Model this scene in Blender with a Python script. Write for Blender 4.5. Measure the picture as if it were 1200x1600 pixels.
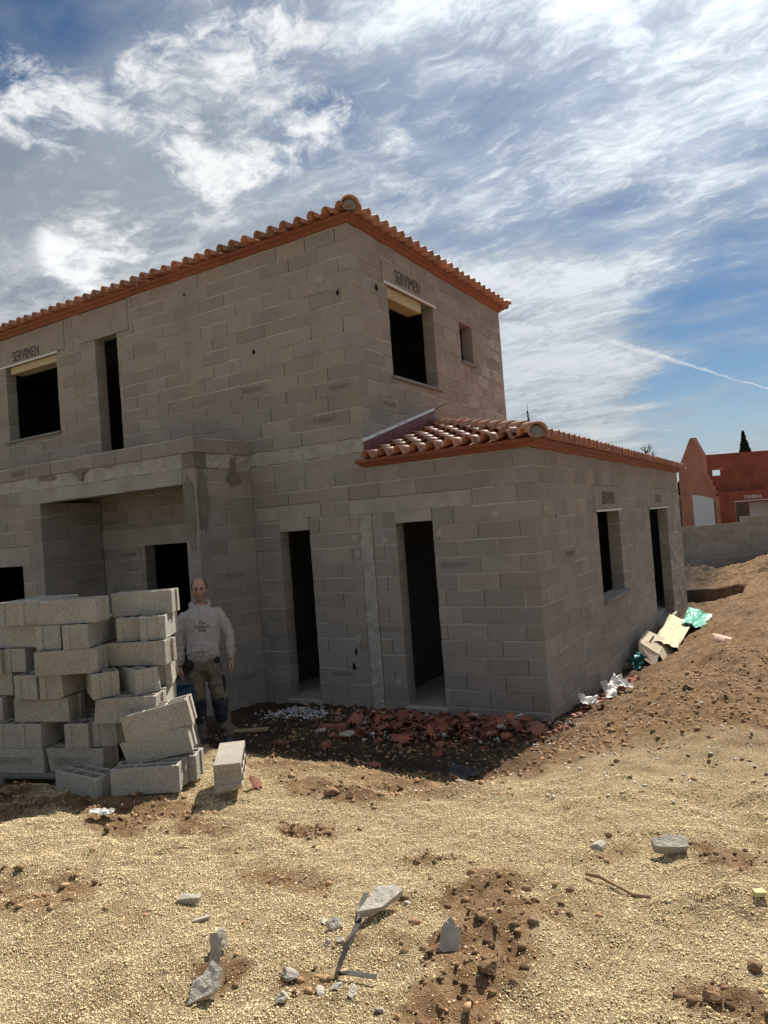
import bpy, bmesh, math, random
import numpy as np
from mathutils import Vector, Matrix, Euler
random.seed(7)
for o in list(bpy.data.objects): bpy.data.objects.remove(o)
S = bpy.context.scene
COL = S.collection
R = math.radians
# ------------------------------------------------------------------ camera
cam_d = bpy.data.cameras.new('camera'); cam = bpy.data.objects.new('camera', cam_d); COL.objects.link(cam)
cam_d.sensor_fit = 'VERTICAL'; cam_d.sensor_height = 36.0; cam_d.lens = 1101.69 / 1600 * 36.0
cam_d.clip_start = 0.05; cam_d.clip_end = 3000
CAM = Vector((4.7983, -7.7084, 2.2222))
_y, _p, _r = -0.5354, 0.0208, -0.0745
_f = Vector((math.sin(_y)*math.cos(_p), math.cos(_y)*math.cos(_p), math.sin(_p)))
_rt = Vector((math.cos(_y), -math.sin(_y), 0)); _up = _rt.cross(_f)
_R = _rt*math.cos(_r) + _up*math.sin(_r); _U = _up*math.cos(_r) - _rt*math.sin(_r)
cam.matrix_world = Matrix(((_R.x, _U.x, -_f.x, CAM.x), (_R.y, _U.y, -_f.y, CAM.y), (_R.z, _U.z, -_f.z, CAM.z), (0, 0, 0, 1)))
S.camera = cam
S.render.resolution_x = 768; S.render.resolution_y = 1024
S.view_settings.view_transform = 'Standard'; S.view_settings.look = 'None'
S.view_settings.gamma = 1; S.view_settings.exposure = 0.58; S.view_settings.use_curve_mapping = False
# ------------------------------------------------------------------ sun and sky
SUN_TO = Vector((0.015, 0.92, 1.0)).normalized()
sun_el = math.asin(SUN_TO.z); sun_az = math.atan2(SUN_TO.x, SUN_TO.y)
sun_d = bpy.data.lights.new('sun', 'SUN'); sun = bpy.data.objects.new('sun', sun_d); COL.objects.link(sun)
sun_d.energy = 5.0; sun_d.angle = R(0.5); sun_d.color = (1.0, 0.93, 0.82)
sun.rotation_euler = (-SUN_TO).to_track_quat('-Z', 'Y').to_euler(); sun.location = (0, 20, 30)

W = bpy.data.worlds.new('World'); S.world = W; W.use_nodes = True
def world_sky():
    nt = W.node_tree; N = nt.nodes; L = nt.links; N.clear()
    def nd(t, **k):
        n = N.new(t)
        for a, b in k.items(): setattr(n, a, b)
        return n
    def val(x):
        return x
    def setin(n, i, v):
        if hasattr(v, 'is_output') or isinstance(v, bpy.types.NodeSocket): L.new(v, n.inputs[i])
        else: n.inputs[i].default_value = v
    def m(op, a, b=0.0, c=None, clamp=False):
        n = nd('ShaderNodeMath', operation=op, use_clamp=clamp); setin(n, 0, a); setin(n, 1, b)
        if c is not None: setin(n, 2, c)
        return n.outputs[0]
    def vm(op, a, b=None):
        n = nd('ShaderNodeVectorMath', operation=op); setin(n, 0, a)
        if b is not None: setin(n, 1, b)
        return n
    def ss(v, lo, hi):
        n = nd('ShaderNodeMapRange', interpolation_type='SMOOTHSTEP'); setin(n, 0, v)
        n.inputs[1].default_value = lo; n.inputs[2].default_value = hi
        return n.outputs[0]
    def noise(vec, scale, det=6, rough=.55, dist=0.0, lac=2.0):
        n = nd('ShaderNodeTexNoise'); L.new(vec, n.inputs['Vector'])
        n.inputs['Scale'].default_value = scale; n.inputs['Detail'].default_value = det
        n.inputs['Roughness'].default_value = rough; n.inputs['Distortion'].default_value = dist
        n.inputs['Lacunarity'].default_value = lac
        return n.outputs[0]
    tc = nd('ShaderNodeTexCoord'); D = vm('NORMALIZE', tc.outputs['Generated']).outputs[0]
    sp = nd('ShaderNodeSeparateXYZ'); L.new(D, sp.inputs[0])
    zc = m('ADD', m('MAXIMUM', sp.outputs[2], 0.0), 0.12)
    cb = nd('ShaderNodeCombineXYZ'); L.new(m('DIVIDE', sp.outputs[0], zc), cb.inputs[0]); L.new(m('DIVIDE', sp.outputs[1], zc), cb.inputs[1])
    Pp = cb.outputs[0]
    sky = nd('ShaderNodeTexSky', sky_type='NISHITA', sun_disc=False)
    sky.sun_elevation = sun_el; sky.sun_rotation = sun_az; sky.altitude = 200; sky.air_density = 1.0; sky.dust_density = 0.3; sky.ozone_density = 2.2
    def blob(d, inner, outer):
        v = Vector(d).normalized()
        dt = vm('DOT_PRODUCT', D, v).outputs['Value']
        return ss(dt, math.cos(R(outer)), math.cos(R(inner)))
    # high thin streaks (cirrus): stretched noise on the cloud plane
    mp = nd('ShaderNodeMapping'); L.new(Pp, mp.inputs[0]); mp.inputs['Rotation'].default_value = (0, 0, R(50)); mp.inputs['Scale'].default_value = (1.0, 2.0, 1)
    wob = nd('ShaderNodeTexNoise'); L.new(Pp, wob.inputs['Vector']); wob.inputs['Scale'].default_value = 2.6; wob.inputs['Detail'].default_value = 4; wob.inputs['Roughness'].default_value = .6
    wv = vm('SCALE', vm('SUBTRACT', wob.outputs['Color'], (.5, .5, .5)).outputs[0]); wv.inputs[3].default_value = .42
    mpw = vm('ADD', mp.outputs[0], wv.outputs[0]).outputs[0]
    c1 = noise(mpw, 2.3, 7, .58); c2 = noise(mpw, 16.0, 5, .68)
    cir = m('ADD', m('MULTIPLY', c1, .62), m('MULTIPLY', c2, .38))
    big = noise(Pp, 1.25, 4, .55)
    # thinner towards the low right and the far upper left, as the blue there shows
    thin = m('ADD', m('MULTIPLY', blob((-.03, .985, .165), .5, 12), .165), m('MULTIPLY', blob((-.70, .42, .60), 1, 14), .22))
    tot = m('SUBTRACT', m('ADD', m('ADD', cir, m('MULTIPLY', m('SUBTRACT', big, .5), .45)), m('MULTIPLY', blob((-.27, .945, .20), 1, 9), .10)), thin)
    cirm = ss(tot, .43, .67)
    # soft grey veil
    haze_l = m('ADD', m('MULTIPLY', blob((-.74, .62, .28), 6, 22), .16), m('MULTIPLY', blob((-.30, .93, .20), 2, 10), .26))
    veil = m('MULTIPLY', ss(m('ADD', m('SUBTRACT', m('ADD', m('MULTIPLY', big, .6), m('MULTIPLY', c1, .4)), thin), haze_l), .28, .59), .80)
    # broken cumulus, upper left: billows from inverted ridges, torn at the rims
    pw = vm('SCALE', vm('SUBTRACT', wob.outputs['Color'], (.5, .5, .5)).outputs[0]); pw.inputs[3].default_value = .30
    Pw = vm('ADD', Pp, pw.outputs[0]).outputs[0]
    q1 = noise(Pw, 5.4, 9, .68); q2 = noise(Pp, 4.0, 3, .5)
    area = m('MAXIMUM', m('MAXIMUM', m('MAXIMUM', blob((-.5163, .6656, .5354), 1.5, 8.5), m('MULTIPLY', blob((-.585, .632, .505), 1, 8.5), .92)), m('MULTIPLY', blob((-.7214, .5896, .3634), 1, 6), .85)), m('MAXIMUM', m('MULTIPLY', blob((-.4014, .7791, .4815), .0, 2.4), .62), m('MULTIPLY', blob((-.703, .493, .512), 1, 7), .55)))
    cum = ss(m('ADD', m('ADD', m('MULTIPLY', q1, .60), m('MULTIPLY', q2, .40)), m('MULTIPLY', area, .15)), .575, .70)
    cum = m('MULTIPLY', cum, ss(area, .02, .6))
    # condensation trail
    a = Vector((-.2076, .952, .2247)).normalized(); b = Vector((-.0264, .9907, .1337)).normalized(); b2 = (b + (b - a)*.6).normalized()
    n_ = a.cross(b).normalized(); tdir = (b - a).normalized()
    tn = noise(D, 45, 5, .7)
    dist = m('ABSOLUTE', m('ADD', vm('DOT_PRODUCT', D, n_).outputs['Value'], m('MULTIPLY', m('SUBTRACT', tn, .5), .010)))
    al = vm('DOT_PRODUCT', D, tdir).outputs['Value']
    t0 = a.dot(tdir); t1 = b.dot(tdir)
    wdt = m('ADD', m('MULTIPLY', m('SUBTRACT', 1.0, ss(al, t0, t1)), .0034), .0010)
    trail = m('MULTIPLY', m('SUBTRACT', 1.0, ss(m('DIVIDE', dist, wdt), .2, 1.3)), m('MULTIPLY', ss(al, t0 - .015, t0 + .02), m('SUBTRACT', 1.0, ss(al, t1 + .02, t1 + .15))))
    trail = m('MULTIPLY', trail, m('ADD', .35, m('MULTIPLY', ss(tn, .35, .65), .65)))
    # compose
    glow = m('POWER', m('MAXIMUM', vm('DOT_PRODUCT', D, SUN_TO).outputs['Value'], 0.0), 7.0)
    def mix(fac, a_, b_):
        n = nd('ShaderNodeMix', data_type='RGBA'); setin(n, 0, fac)
        for i, v in ((6, a_), (7, b_)):
            if isinstance(v, bpy.types.NodeSocket): L.new(v, n.inputs[i])
            else: n.inputs[i].default_value = (*v, 1)
        return n.outputs[2]
    def scale(col, k):
        n = vm('SCALE', col); setin(n, 3, k); return n.outputs[0]
    hsv = nd('ShaderNodeHueSaturation'); L.new(sky.outputs[0], hsv.inputs['Color']); hsv.inputs['Saturation'].default_value = 1.25; hsv.inputs['Value'].default_value = SKYV
    base = mix(m('MULTIPLY', m('SUBTRACT', 1.0, ss(sp.outputs[2], .0, .17)), .85), hsv.outputs[0], (2.6, 3.3, 4.1))
    gl = m('ADD', 1.0, m('MULTIPLY', glow, GLOWK))
    shade = q2
    veilc = scale((VEILC[0], VEILC[1], VEILC[2]), m('MULTIPLY', gl, m('ADD', .6, m('MULTIPLY', shade, .8))))
    circ = scale((CIRC[0], CIRC[1], CIRC[2]), gl)
    cumc = scale((CUMC[0], CUMC[1], CUMC[2]), m('ADD', .55, m('MULTIPLY', q1, .8)))
    c = mix(veil, base, veilc)
    c = mix(m('MULTIPLY', cirm, .8), c, circ)
    c = mix(m('MULTIPLY', cum, .92), c, cumc)
    c = mix(m('MULTIPLY', trail, .62), c, (CUMC[0]*.9, CUMC[1]*.9, CUMC[2]*.9))
    c = mix(ss(sp.outputs[2], -.02, .0), (1.6, 1.5, 1.4), c)
    bg = nd('ShaderNodeBackground'); bg.inputs[1].default_value = 0.1; L.new(c, bg.inputs[0])
    out = nd('ShaderNodeOutputWorld'); L.new(bg.outputs[0], out.inputs[0])
SKYV = 0.43; GLOWK = 1.7
VEILC = (2.35, 2.6, 2.78); CIRC = (3.85, 4.05, 4.2); CUMC = (6.4, 6.5, 6.55)
world_sky()

# ------------------------------------------------------------------ materials
MATS = {}
def mat(name, col, rough=.85, var=.25, vs=6.0, speck=0.0, ss_=220.0, bump=0.0, bs=80.0, rnd=0.0, island=False, stain=0.0, stcol=(.05, .05, .05), sts=1.2, spec=.3, metal=0, coat=0, trans=0, hue=0.0, attr=None, alpha=1):
    """base colour with large and small procedural variation, optional per-object brightness"""
    if name in MATS: return MATS[name]
    m = bpy.data.materials.new(name); m.use_nodes = True; MATS[name] = m
    nt = m.node_tree; N = nt.nodes; L = nt.links; b = N['Principled BSDF']
    b.inputs['Roughness'].default_value = rough; b.inputs['Specular IOR Level'].default_value = spec; b.inputs['Metallic'].default_value = metal
    b.inputs['Coat Weight'].default_value = coat; b.inputs['Transmission Weight'].default_value = trans; b.inputs['Alpha'].default_value = alpha
    g = N.new('ShaderNodeNewGeometry'); P = g.outputs['Position']
    def noise(sc, det=4, rg=.55):
        n = N.new('ShaderNodeTexNoise'); L.new(P, n.inputs['Vector']); n.inputs['Scale'].default_value = sc; n.inputs['Detail'].default_value = det; n.inputs['Roughness'].default_value = rg
        return n.outputs[0]
    def ma(op, a, b_):
        n = N.new('ShaderNodeMath'); n.operation = op
        for i, v in enumerate((a, b_)):
            if isinstance(v, bpy.types.NodeSocket): L.new(v, n.inputs[i])
            else: n.inputs[i].default_value = v
        return n.outputs[0]
    k = ma('ADD', 1 - var/2*1.0, ma('MULTIPLY', ma('SUBTRACT', noise(vs), .5), var*2.2)); k = ma('ADD', k, var/2)
    if speck: k = ma('MULTIPLY', k, ma('ADD', 1 - speck*.5, ma('MULTIPLY', noise(ss_, 2, .7), speck)))
    if rnd:
        if island: r_ = g.outputs['Random Per Island']
        else:
            oi = N.new('ShaderNodeObjectInfo'); r_ = oi.outputs['Random']
        k = ma('MULTIPLY', k, ma('ADD', 1 - rnd/2, ma('MULTIPLY', r_, rnd)))
    v = N.new('ShaderNodeVectorMath'); v.operation = 'SCALE'; v.inputs[0].default_value = col
    c = v.outputs[0]; L.new(k, v.inputs[3])
    if hue and rnd:
        mx = N.new('ShaderNodeMix'); mx.data_type = 'RGBA'; mx.blend_type = 'MULTIPLY'; mx.inputs[0].default_value = 1
        L.new(c, mx.inputs[6]); rp = N.new('ShaderNodeValToRGB'); L.new(ma('FRACT', ma('MULTIPLY', r_, 7.31), 0), rp.inputs[0])
        rp.color_ramp.elements[0].color = (1 + hue, 1, 1 - hue, 1); rp.color_ramp.elements[1].color = (1 - hue, 1, 1 + hue, 1)
        L.new(rp.outputs[0], mx.inputs[7]); c = mx.outputs[2]
    if stain:
        mr = N.new('ShaderNodeMapRange'); mr.interpolation_type = 'SMOOTHSTEP'; L.new(noise(sts, 5, .6), mr.inputs[0]); mr.inputs[1].default_value = .52; mr.inputs[2].default_value = .75; mr.inputs[4].default_value = stain
        mx = N.new('ShaderNodeMix'); mx.data_type = 'RGBA'; L.new(mr.outputs[0], mx.inputs[0]); L.new(c, mx.inputs[6]); mx.inputs[7].default_value = (*stcol, 1); c = mx.outputs[2]
    L.new(c, b.inputs['Base Color'])
    if bump:
        bn = N.new('ShaderNodeBump'); bn.inputs['Strength'].default_value = bump; bn.inputs['Distance'].default_value = .01
        L.new(noise(bs, 5, .6), bn.inputs['Height']); L.new(bn.outputs[0], b.inputs['Normal'])
    return m
BLK = dict(rough=.92, var=.22, vs=2.2, speck=.55, ss_=130, bump=.5, bs=90, rnd=.22, stain=.40, stcol=(.205, .182, .158), sts=3.1, spec=.2, hue=.025)
m_block = mat('concrete_block', (.288, .260, .231), **BLK)
m_block_i = mat('concrete_block_far', (.288, .260, .231), island=True, **BLK)
m_mortar = mat("mortar", (.42, .395, .36), rough=.95, var=.35, vs=9, speck=.3, bump=.4, bs=90)
m_loose = mat('loose_block_concrete', (.375, .352, .308), rough=.95, var=.2, vs=5, speck=1.5, ss_=85, bump=1.0, bs=85, rnd=.16, spec=.15, hue=.03)
m_conc = mat('cast_concrete', (.335, .312, .278), rough=.9, var=.35, vs=3, speck=.2, bump=.3, bs=30, stain=.5, stcol=(.28, .26, .23), sts=5)
m_conc_r = mat('rough_concrete', (.36, .338, .305), rough=.95, var=.5, vs=7, speck=.3, bump=1.0, bs=28, stain=.5, stcol=(.27, .255, .235), sts=6)
m_lint = mat('shutter_lintel_concrete', (.285, .252, .218), rough=.92, var=.3, vs=4, speck=.4, ss_=130, bump=.4, bs=60, stain=.4, stcol=(.26, .235, .205), sts=4)
m_wet = mat('damp_concrete', (.17, .15, .128), rough=.7, var=.4, vs=6, bump=.3)
m_tile = mat('terracotta_tile', (.37, .165, .105), rough=.58, var=.5, vs=16, speck=.3, rnd=.6, hue=.10, bump=.15, bs=120, stain=.3, stcol=(.54, .38, .29), sts=9, spec=.8)
m_hip = mat('hip_tile_clay', (.45, .22, .14), rough=.62, var=.4, vs=9, rnd=.3, hue=.06, bump=.2, bs=100, stain=.5, stcol=(.45, .36, .28), sts=7, spec=.4)
m_corn = mat('terracotta_cornice', (.23, .078, .043), rough=.65, var=.3, vs=5, speck=.15, rnd=.2, bump=.1, spec=.4, stain=.3, stcol=(.38, .15, .09), sts=4)
m_flash = mat('flashing_red', (.14, .035, .035), rough=.5, var=.5, vs=8, bump=.5, bs=14, spec=.5)
m_alu = mat('white_metal_rail', (.62, .62, .6), rough=.45, var=.1, spec=.5)
m_shut = mat('shutter_box', (.46, .40, .25), rough=.6, var=.15, vs=3)
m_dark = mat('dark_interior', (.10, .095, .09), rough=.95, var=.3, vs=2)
m_sill = mat('sill_stone', (.21, .21, .21), rough=.8, var=.3, vs=9)
m_ink = mat('block_print_ink', (.085, .08, .075), rough=.9, var=.5, vs=60)
m_ink2 = mat('block_print_faint', (.20, .18, .155), rough=.9, var=.5, vs=60)
m_steel = mat('prop_steel', (.10, .045, .035), rough=.6, var=.3, vs=9)
m_wood = mat('wood', (.33, .23, .13), rough=.85, var=.4, vs=12, bump=.3)

# ------------------------------------------------------------------ mesh helpers
def link(name, me, m=None, parent=None, loc=(0, 0, 0), rot=(0, 0, 0), **props):
    o = bpy.data.objects.new(name, me); COL.objects.link(o)
    if m is not None and me is not None and not me.materials: me.materials.append(m)
    o.location = loc; o.rotation_euler = rot
    if parent is not None: o.parent = parent
    for k, v in props.items(): o[k] = v
    return o
def empty(name, loc, label, category, rot=(0, 0, 0), group=None):
    o = bpy.data.objects.new(name, None); COL.objects.link(o); o.location = loc; o.rotation_euler = rot
    o.empty_display_size = .2; o['label'] = label; o['category'] = category
    if group: o['group'] = group
    return o
def tag(o, label, category, group=None):
    o['label'] = label; o['category'] = category
    if group: o['group'] = group
    return o
def pyd(name, V, F, smooth=False):
    me = bpy.data.meshes.new(name); me.from_pydata([tuple(v) for v in V], [], F); me.update()
    if smooth:
        for p in me.polygons: p.use_smooth = True
    return me
def boxdata(x0, x1, y0, y1, z0, z1):
    V = [(x0, y0, z0), (x1, y0, z0), (x1, y1, z0), (x0, y1, z0), (x0, y0, z1), (x1, y0, z1), (x1, y1, z1), (x0, y1, z1)]
    F = [(0, 3, 2, 1), (4, 5, 6, 7), (0, 1, 5, 4), (1, 2, 6, 5), (2, 3, 7, 6), (3, 0, 4, 7)]
    return V, F
def bev(me, off, seg=1, ang=30):
    bm = bmesh.new(); bm.from_mesh(me); bmesh.ops.remove_doubles(bm, verts=bm.verts, dist=1e-5)
    ed = [e for e in bm.edges if len(e.link_faces) == 2 and e.calc_face_angle(0) > R(ang)]
    bmesh.ops.bevel(bm, geom=ed, offset=off, segments=seg, affect='EDGES', profile=.5, clamp_overlap=True)
    bm.to_mesh(me); bm.free(); return me
def box(name, a, b, m, parent=None, bevel=.0, **props):
    me = pyd(name, *boxdata(min(a[0], b[0]), max(a[0], b[0]), min(a[1], b[1]), max(a[1], b[1]), min(a[2], b[2]), max(a[2], b[2])))
    if bevel: bev(me, bevel)
    return link(name, me, m, parent, **props)
def rough_box(name, a, b, m, parent=None, jit=.006, step=.12, seed=0):
    """a cast piece with slightly uneven edges and faces"""
    bm = bmesh.new(); V, F = boxdata(*[f(a[i], b[i]) for i in range(3) for f in (min, max)])
    vs = [bm.verts.new(v) for v in V]; [bm.faces.new([vs[i] for i in f]) for f in F]
    for ax in range(3):
        L_ = abs(b[ax] - a[ax]); n = int(L_ / step)
        for i in range(1, n + 1):
            co = [0, 0, 0]; co[ax] = min(a[ax], b[ax]) + L_ * i / (n + 1); no = [0, 0, 0]; no[ax] = 1
            bmesh.ops.bisect_plane(bm, geom=bm.verts[:] + bm.edges[:] + bm.faces[:], plane_co=co, plane_no=no)
    rr = random.Random(seed)
    for v in bm.verts: v.co += Vector((rr.uniform(-jit, jit), rr.uniform(-jit, jit), rr.uniform(-jit, jit)))
    me = bpy.data.meshes.new(name); bm.to_mesh(me); bm.free()
    return link(name, me, m, parent)
def gridsolid(xb, yb, solid, z0, z1, bottom=True):
    """extrude the solid cells of an x/y grid from z0 to z1; only outer faces"""
    V = []; F = []; idx = {}
    def vid(i, j, k):
        if (i, j, k) not in idx: idx[(i, j, k)] = len(V); V.append((xb[i], yb[j], (z0, z1)[k]))
        return idx[(i, j, k)]
    nx, ny = len(xb) - 1, len(yb) - 1
    def s(i, j): return 0 <= i < nx and 0 <= j < ny and solid(i, j)
    for i in range(nx):
        for j in range(ny):
            if not s(i, j): continue
            F.append((vid(i, j, 1), vid(i+1, j, 1), vid(i+1, j+1, 1), vid(i, j+1, 1)))
            if bottom: F.append((vid(i, j, 0), vid(i, j+1, 0), vid(i+1, j+1, 0), vid(i+1, j, 0)))
            if not s(i-1, j): F.append((vid(i, j, 0), vid(i, j, 1), vid(i, j+1, 1), vid(i, j+1, 0)))
            if not s(i+1, j): F.append((vid(i+1, j, 0), vid(i+1, j+1, 0), vid(i+1, j+1, 1), vid(i+1, j, 1)))
            if not s(i, j-1): F.append((vid(i, j, 0), vid(i+1, j, 0), vid(i+1, j, 1), vid(i, j, 1)))
            if not s(i, j+1): F.append((vid(i, j+1, 0), vid(i, j+1, 1), vid(i+1, j+1, 1), vid(i+1, j+1, 0)))
    return V, F
def text_mesh(txt, size, depth=.001, shear=0, sx=1.0, bold=0.0, align='CENTER', space=1.0):
    c = bpy.data.curves.new('t', 'FONT'); c.body = txt; c.size = size; c.extrude = depth; c.align_x = align; c.align_y = 'CENTER'; c.shear = shear; c.offset = bold; c.resolution_u = 3; c.space_character = space
    o = bpy.data.objects.new('t', c); COL.objects.link(o)
    dg = bpy.context.evaluated_depsgraph_get(); dg.update()
    me = bpy.data.meshes.new_from_object(o.evaluated_get(dg)); bpy.data.objects.remove(o)
    for v in me.vertices: v.co.x *= sx
    me.name = 'lettering'; me.materials.clear(); return me
# numpy value noise
def _h(ix, iy, s):
    n = (ix.astype(np.int64)*374761393 + iy.astype(np.int64)*668265263 + s*1274126177) & 0xffffffff
    n = ((n ^ (n >> 13)) * 1274126177) & 0xffffffff
    return ((n ^ (n >> 16)) & 0xffff) / 65535.0
def vnoise(x, y, s=0):
    x = np.asarray(x, float); y = np.asarray(y, float)
    ix = np.floor(x); iy = np.floor(y); fx = x - ix; fy = y - iy
    fx = fx*fx*(3-2*fx); fy = fy*fy*(3-2*fy)
    a = _h(ix, iy, s); b = _h(ix+1, iy, s); c = _h(ix, iy+1, s); d = _h(ix+1, iy+1, s)
    return (a*(1-fx)+b*fx)*(1-fy)+(c*(1-fx)+d*fx)*fy
def fbm(x, y, o=4, s=0, g=.5):
    t = 0; a = 1; n = 0
    for i in range(o):
        t = t + a*vnoise(x*2**i + 17.3*i, y*2**i - 9.1*i, s+i); n += a; a *= g
    return t/n
def sst(x, a, b):
    t = np.clip((np.asarray(x, float)-a)/(b-a), 0, 1); return t*t*(3-2*t)
# ------------------------------------------------------------------ ground
def base_h(x, y):
    x = np.asarray(x, float); y = np.asarray(y, float)
    front = np.interp(y, [-40, -8, -5.2, -4.3, -3.6, -3.1, -2.75, -2.3, -1.2, 0.2], [.9, .62, .50, .40, .37, .32, .19, .06, -.06, -.14])
    right = np.interp(y, [-40, -8, -4, -2, 0, 4, 10, 14, 20, 40, 80], [.9, .62, .50, .42, .34, .26, .12, .16, .30, .3, .2])
    ditch = np.interp(y, [-1, 0, 2, 4, 10, 12], [-.06, -.10, -.22, -.32, -.34, -.1])
    tf = sst(x, 2.0, 4.3); h = front*(1-tf) + right*tf
    tr = sst(x, 2.3, 4.1); hr = ditch*(1-tr) + right*tr
    k = sst(y, -.6, .6); h = h*(1-k) + hr*k
    # trench with steep earth sides beyond the annex
    ex = sst(x, 1.0, 1.25)*(1-sst(x, 3.0 - .1*np.sin(y*3), 3.45)); ey = sst(y, 11.0, 11.5)*(1-sst(y, 12.75+.12*np.sin(x*5), 12.9))
    h = h - 1.0*ex*ey
    # spoil heaps in front of the boundary wall
    h = h + .30*np.exp(-((y-16.2)/1.5)**2)*sst(x, .2, 1.2)*(.55+.8*fbm(x*1.2, y*1.2, 3, 31))
    h = h + (.34*(fbm(x*2.6, y*2.6, 4, 33, .6)-.5)+.10*(fbm(x*8, y*8, 3, 36)-.5))*sst(y, 12.6, 14.2)*(1-sst(y, 19, 26))
    h = h + .16*np.exp(-((x-5.3)/1.2)**2-((y-9)/3.0)**2)
    return h
PATCH = ((3.60, -5.15, .26, .36, 1.0), (3.62, -5.45, .22, .3, .9), (3.42, -4.75, .26, .42, .85), (3.62, -4.9, .5, .5, .62), (1.75, -3.62, .55, .20, 1.0), (2.05, -4.3, .25, .14, .9), (2.0, -4.0, .3, .1, .6), (.75, -4.5, .9, .32, 1.0), (-1.0, -4.9, 1.3, .55, 1.0), (4.42, -5.1, .20, .14, .9), (4.35, -3.95, .3, .2, .7), (2.68, -5.72, .14, .2, .9), (.9, -4.75, .4, .14, .9), (4.9, -3.7, .5, .3, .9), (3.0, -4.45, .25, .1, .75), (1.2, -5.6, .8, .35, .6), (2.4, -4.9, .5, .2, .55), (3.1, -5.6, .3, .15, .5))
def soil_mask(x, y):
    """1 = brown earth, 0 = pale chippings"""
    x = np.asarray(x, float); y = np.asarray(y, float)
    n = fbm(x*.9+3, y*.9, 5, 5)
    edge = -3.15 + .55*(n-.5)*4 + .5*sst(x, 2.3, 4.0)
    n2 = fbm(x*2.3, y*2.3+8, 4, 9)
    m = sst(y, edge-.6, edge+.9+1.2*sst(x, 2.3, 3.5))*(.7+.6*n2)
    patch = 0*x
    for cx, cy, rx, ry, k in PATCH: patch = np.maximum(patch, k*np.exp(-((x-cx)/rx)**2-((y-cy)/ry)**2))
    m = np.maximum(m, .95*sst(patch*(.25+1.5*fbm(x*5, y*5, 4, 15)), .22, .75))
    m = np.maximum(m, .55*sst(n2*.6+fbm(x*9, y*9, 3, 12)*.4, .55, .75))
    return np.clip(m, 0, 1)
def rough_h(x, y):
    sm = soil_mask(x, y)
    r = (fbm(x*2.2, y*2.2, 4, 1)-.5)*.10
    r = r + (fbm(x*7, y*7, 5, 2, .6)-.5)*(.060+.040*sm) + .055*np.exp(-((x-1.75)/.6)**2-((y+3.6)/.22)**2)*fbm(x*6, y*6, 3, 77)
    cl = fbm(x*16, y*16, 3, 3, .6)
    r = r + sst(cl, .58, .85)*.035*sm
    ln = vnoise(x*1.1+.6*y, (y-.45*x)*7+3*vnoise(x*2, y*2, 71), 70)
    r = r + .018*(sst(ln, .62, .80)-sst(ln, .38, .2))*(1-.6*sm)*sst(fbm(x*.8, y*.8, 3, 72), .42, .6)
    # long ruts running toward the annex on the right
    r = r + (.035*np.sin((x*1.0+y*.45)*5+fbm(x, y, 3, 8)*6)+.09*(fbm(x*4, y*3, 5, 18, .65)-.5))*sst(x, 2.6, 3.6)*sst(y, -4.5, -2.5)*(1-sst(y, 9, 12))
    return r
def H(x, y): return float(base_h(x, y) + rough_h(x, y))
def spaced(lo, hi, step, far, g=1.12):
    a = list(np.arange(lo, hi+1e-6, step)); s = step; v = a[-1]
    while v < far[1]: s *= g; v += s; a.append(v)
    s = step; v = lo; pre = []
    while v > far[0]: s *= g; v -= s; pre.append(v)
    return np.array(pre[::-1] + a)
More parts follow.
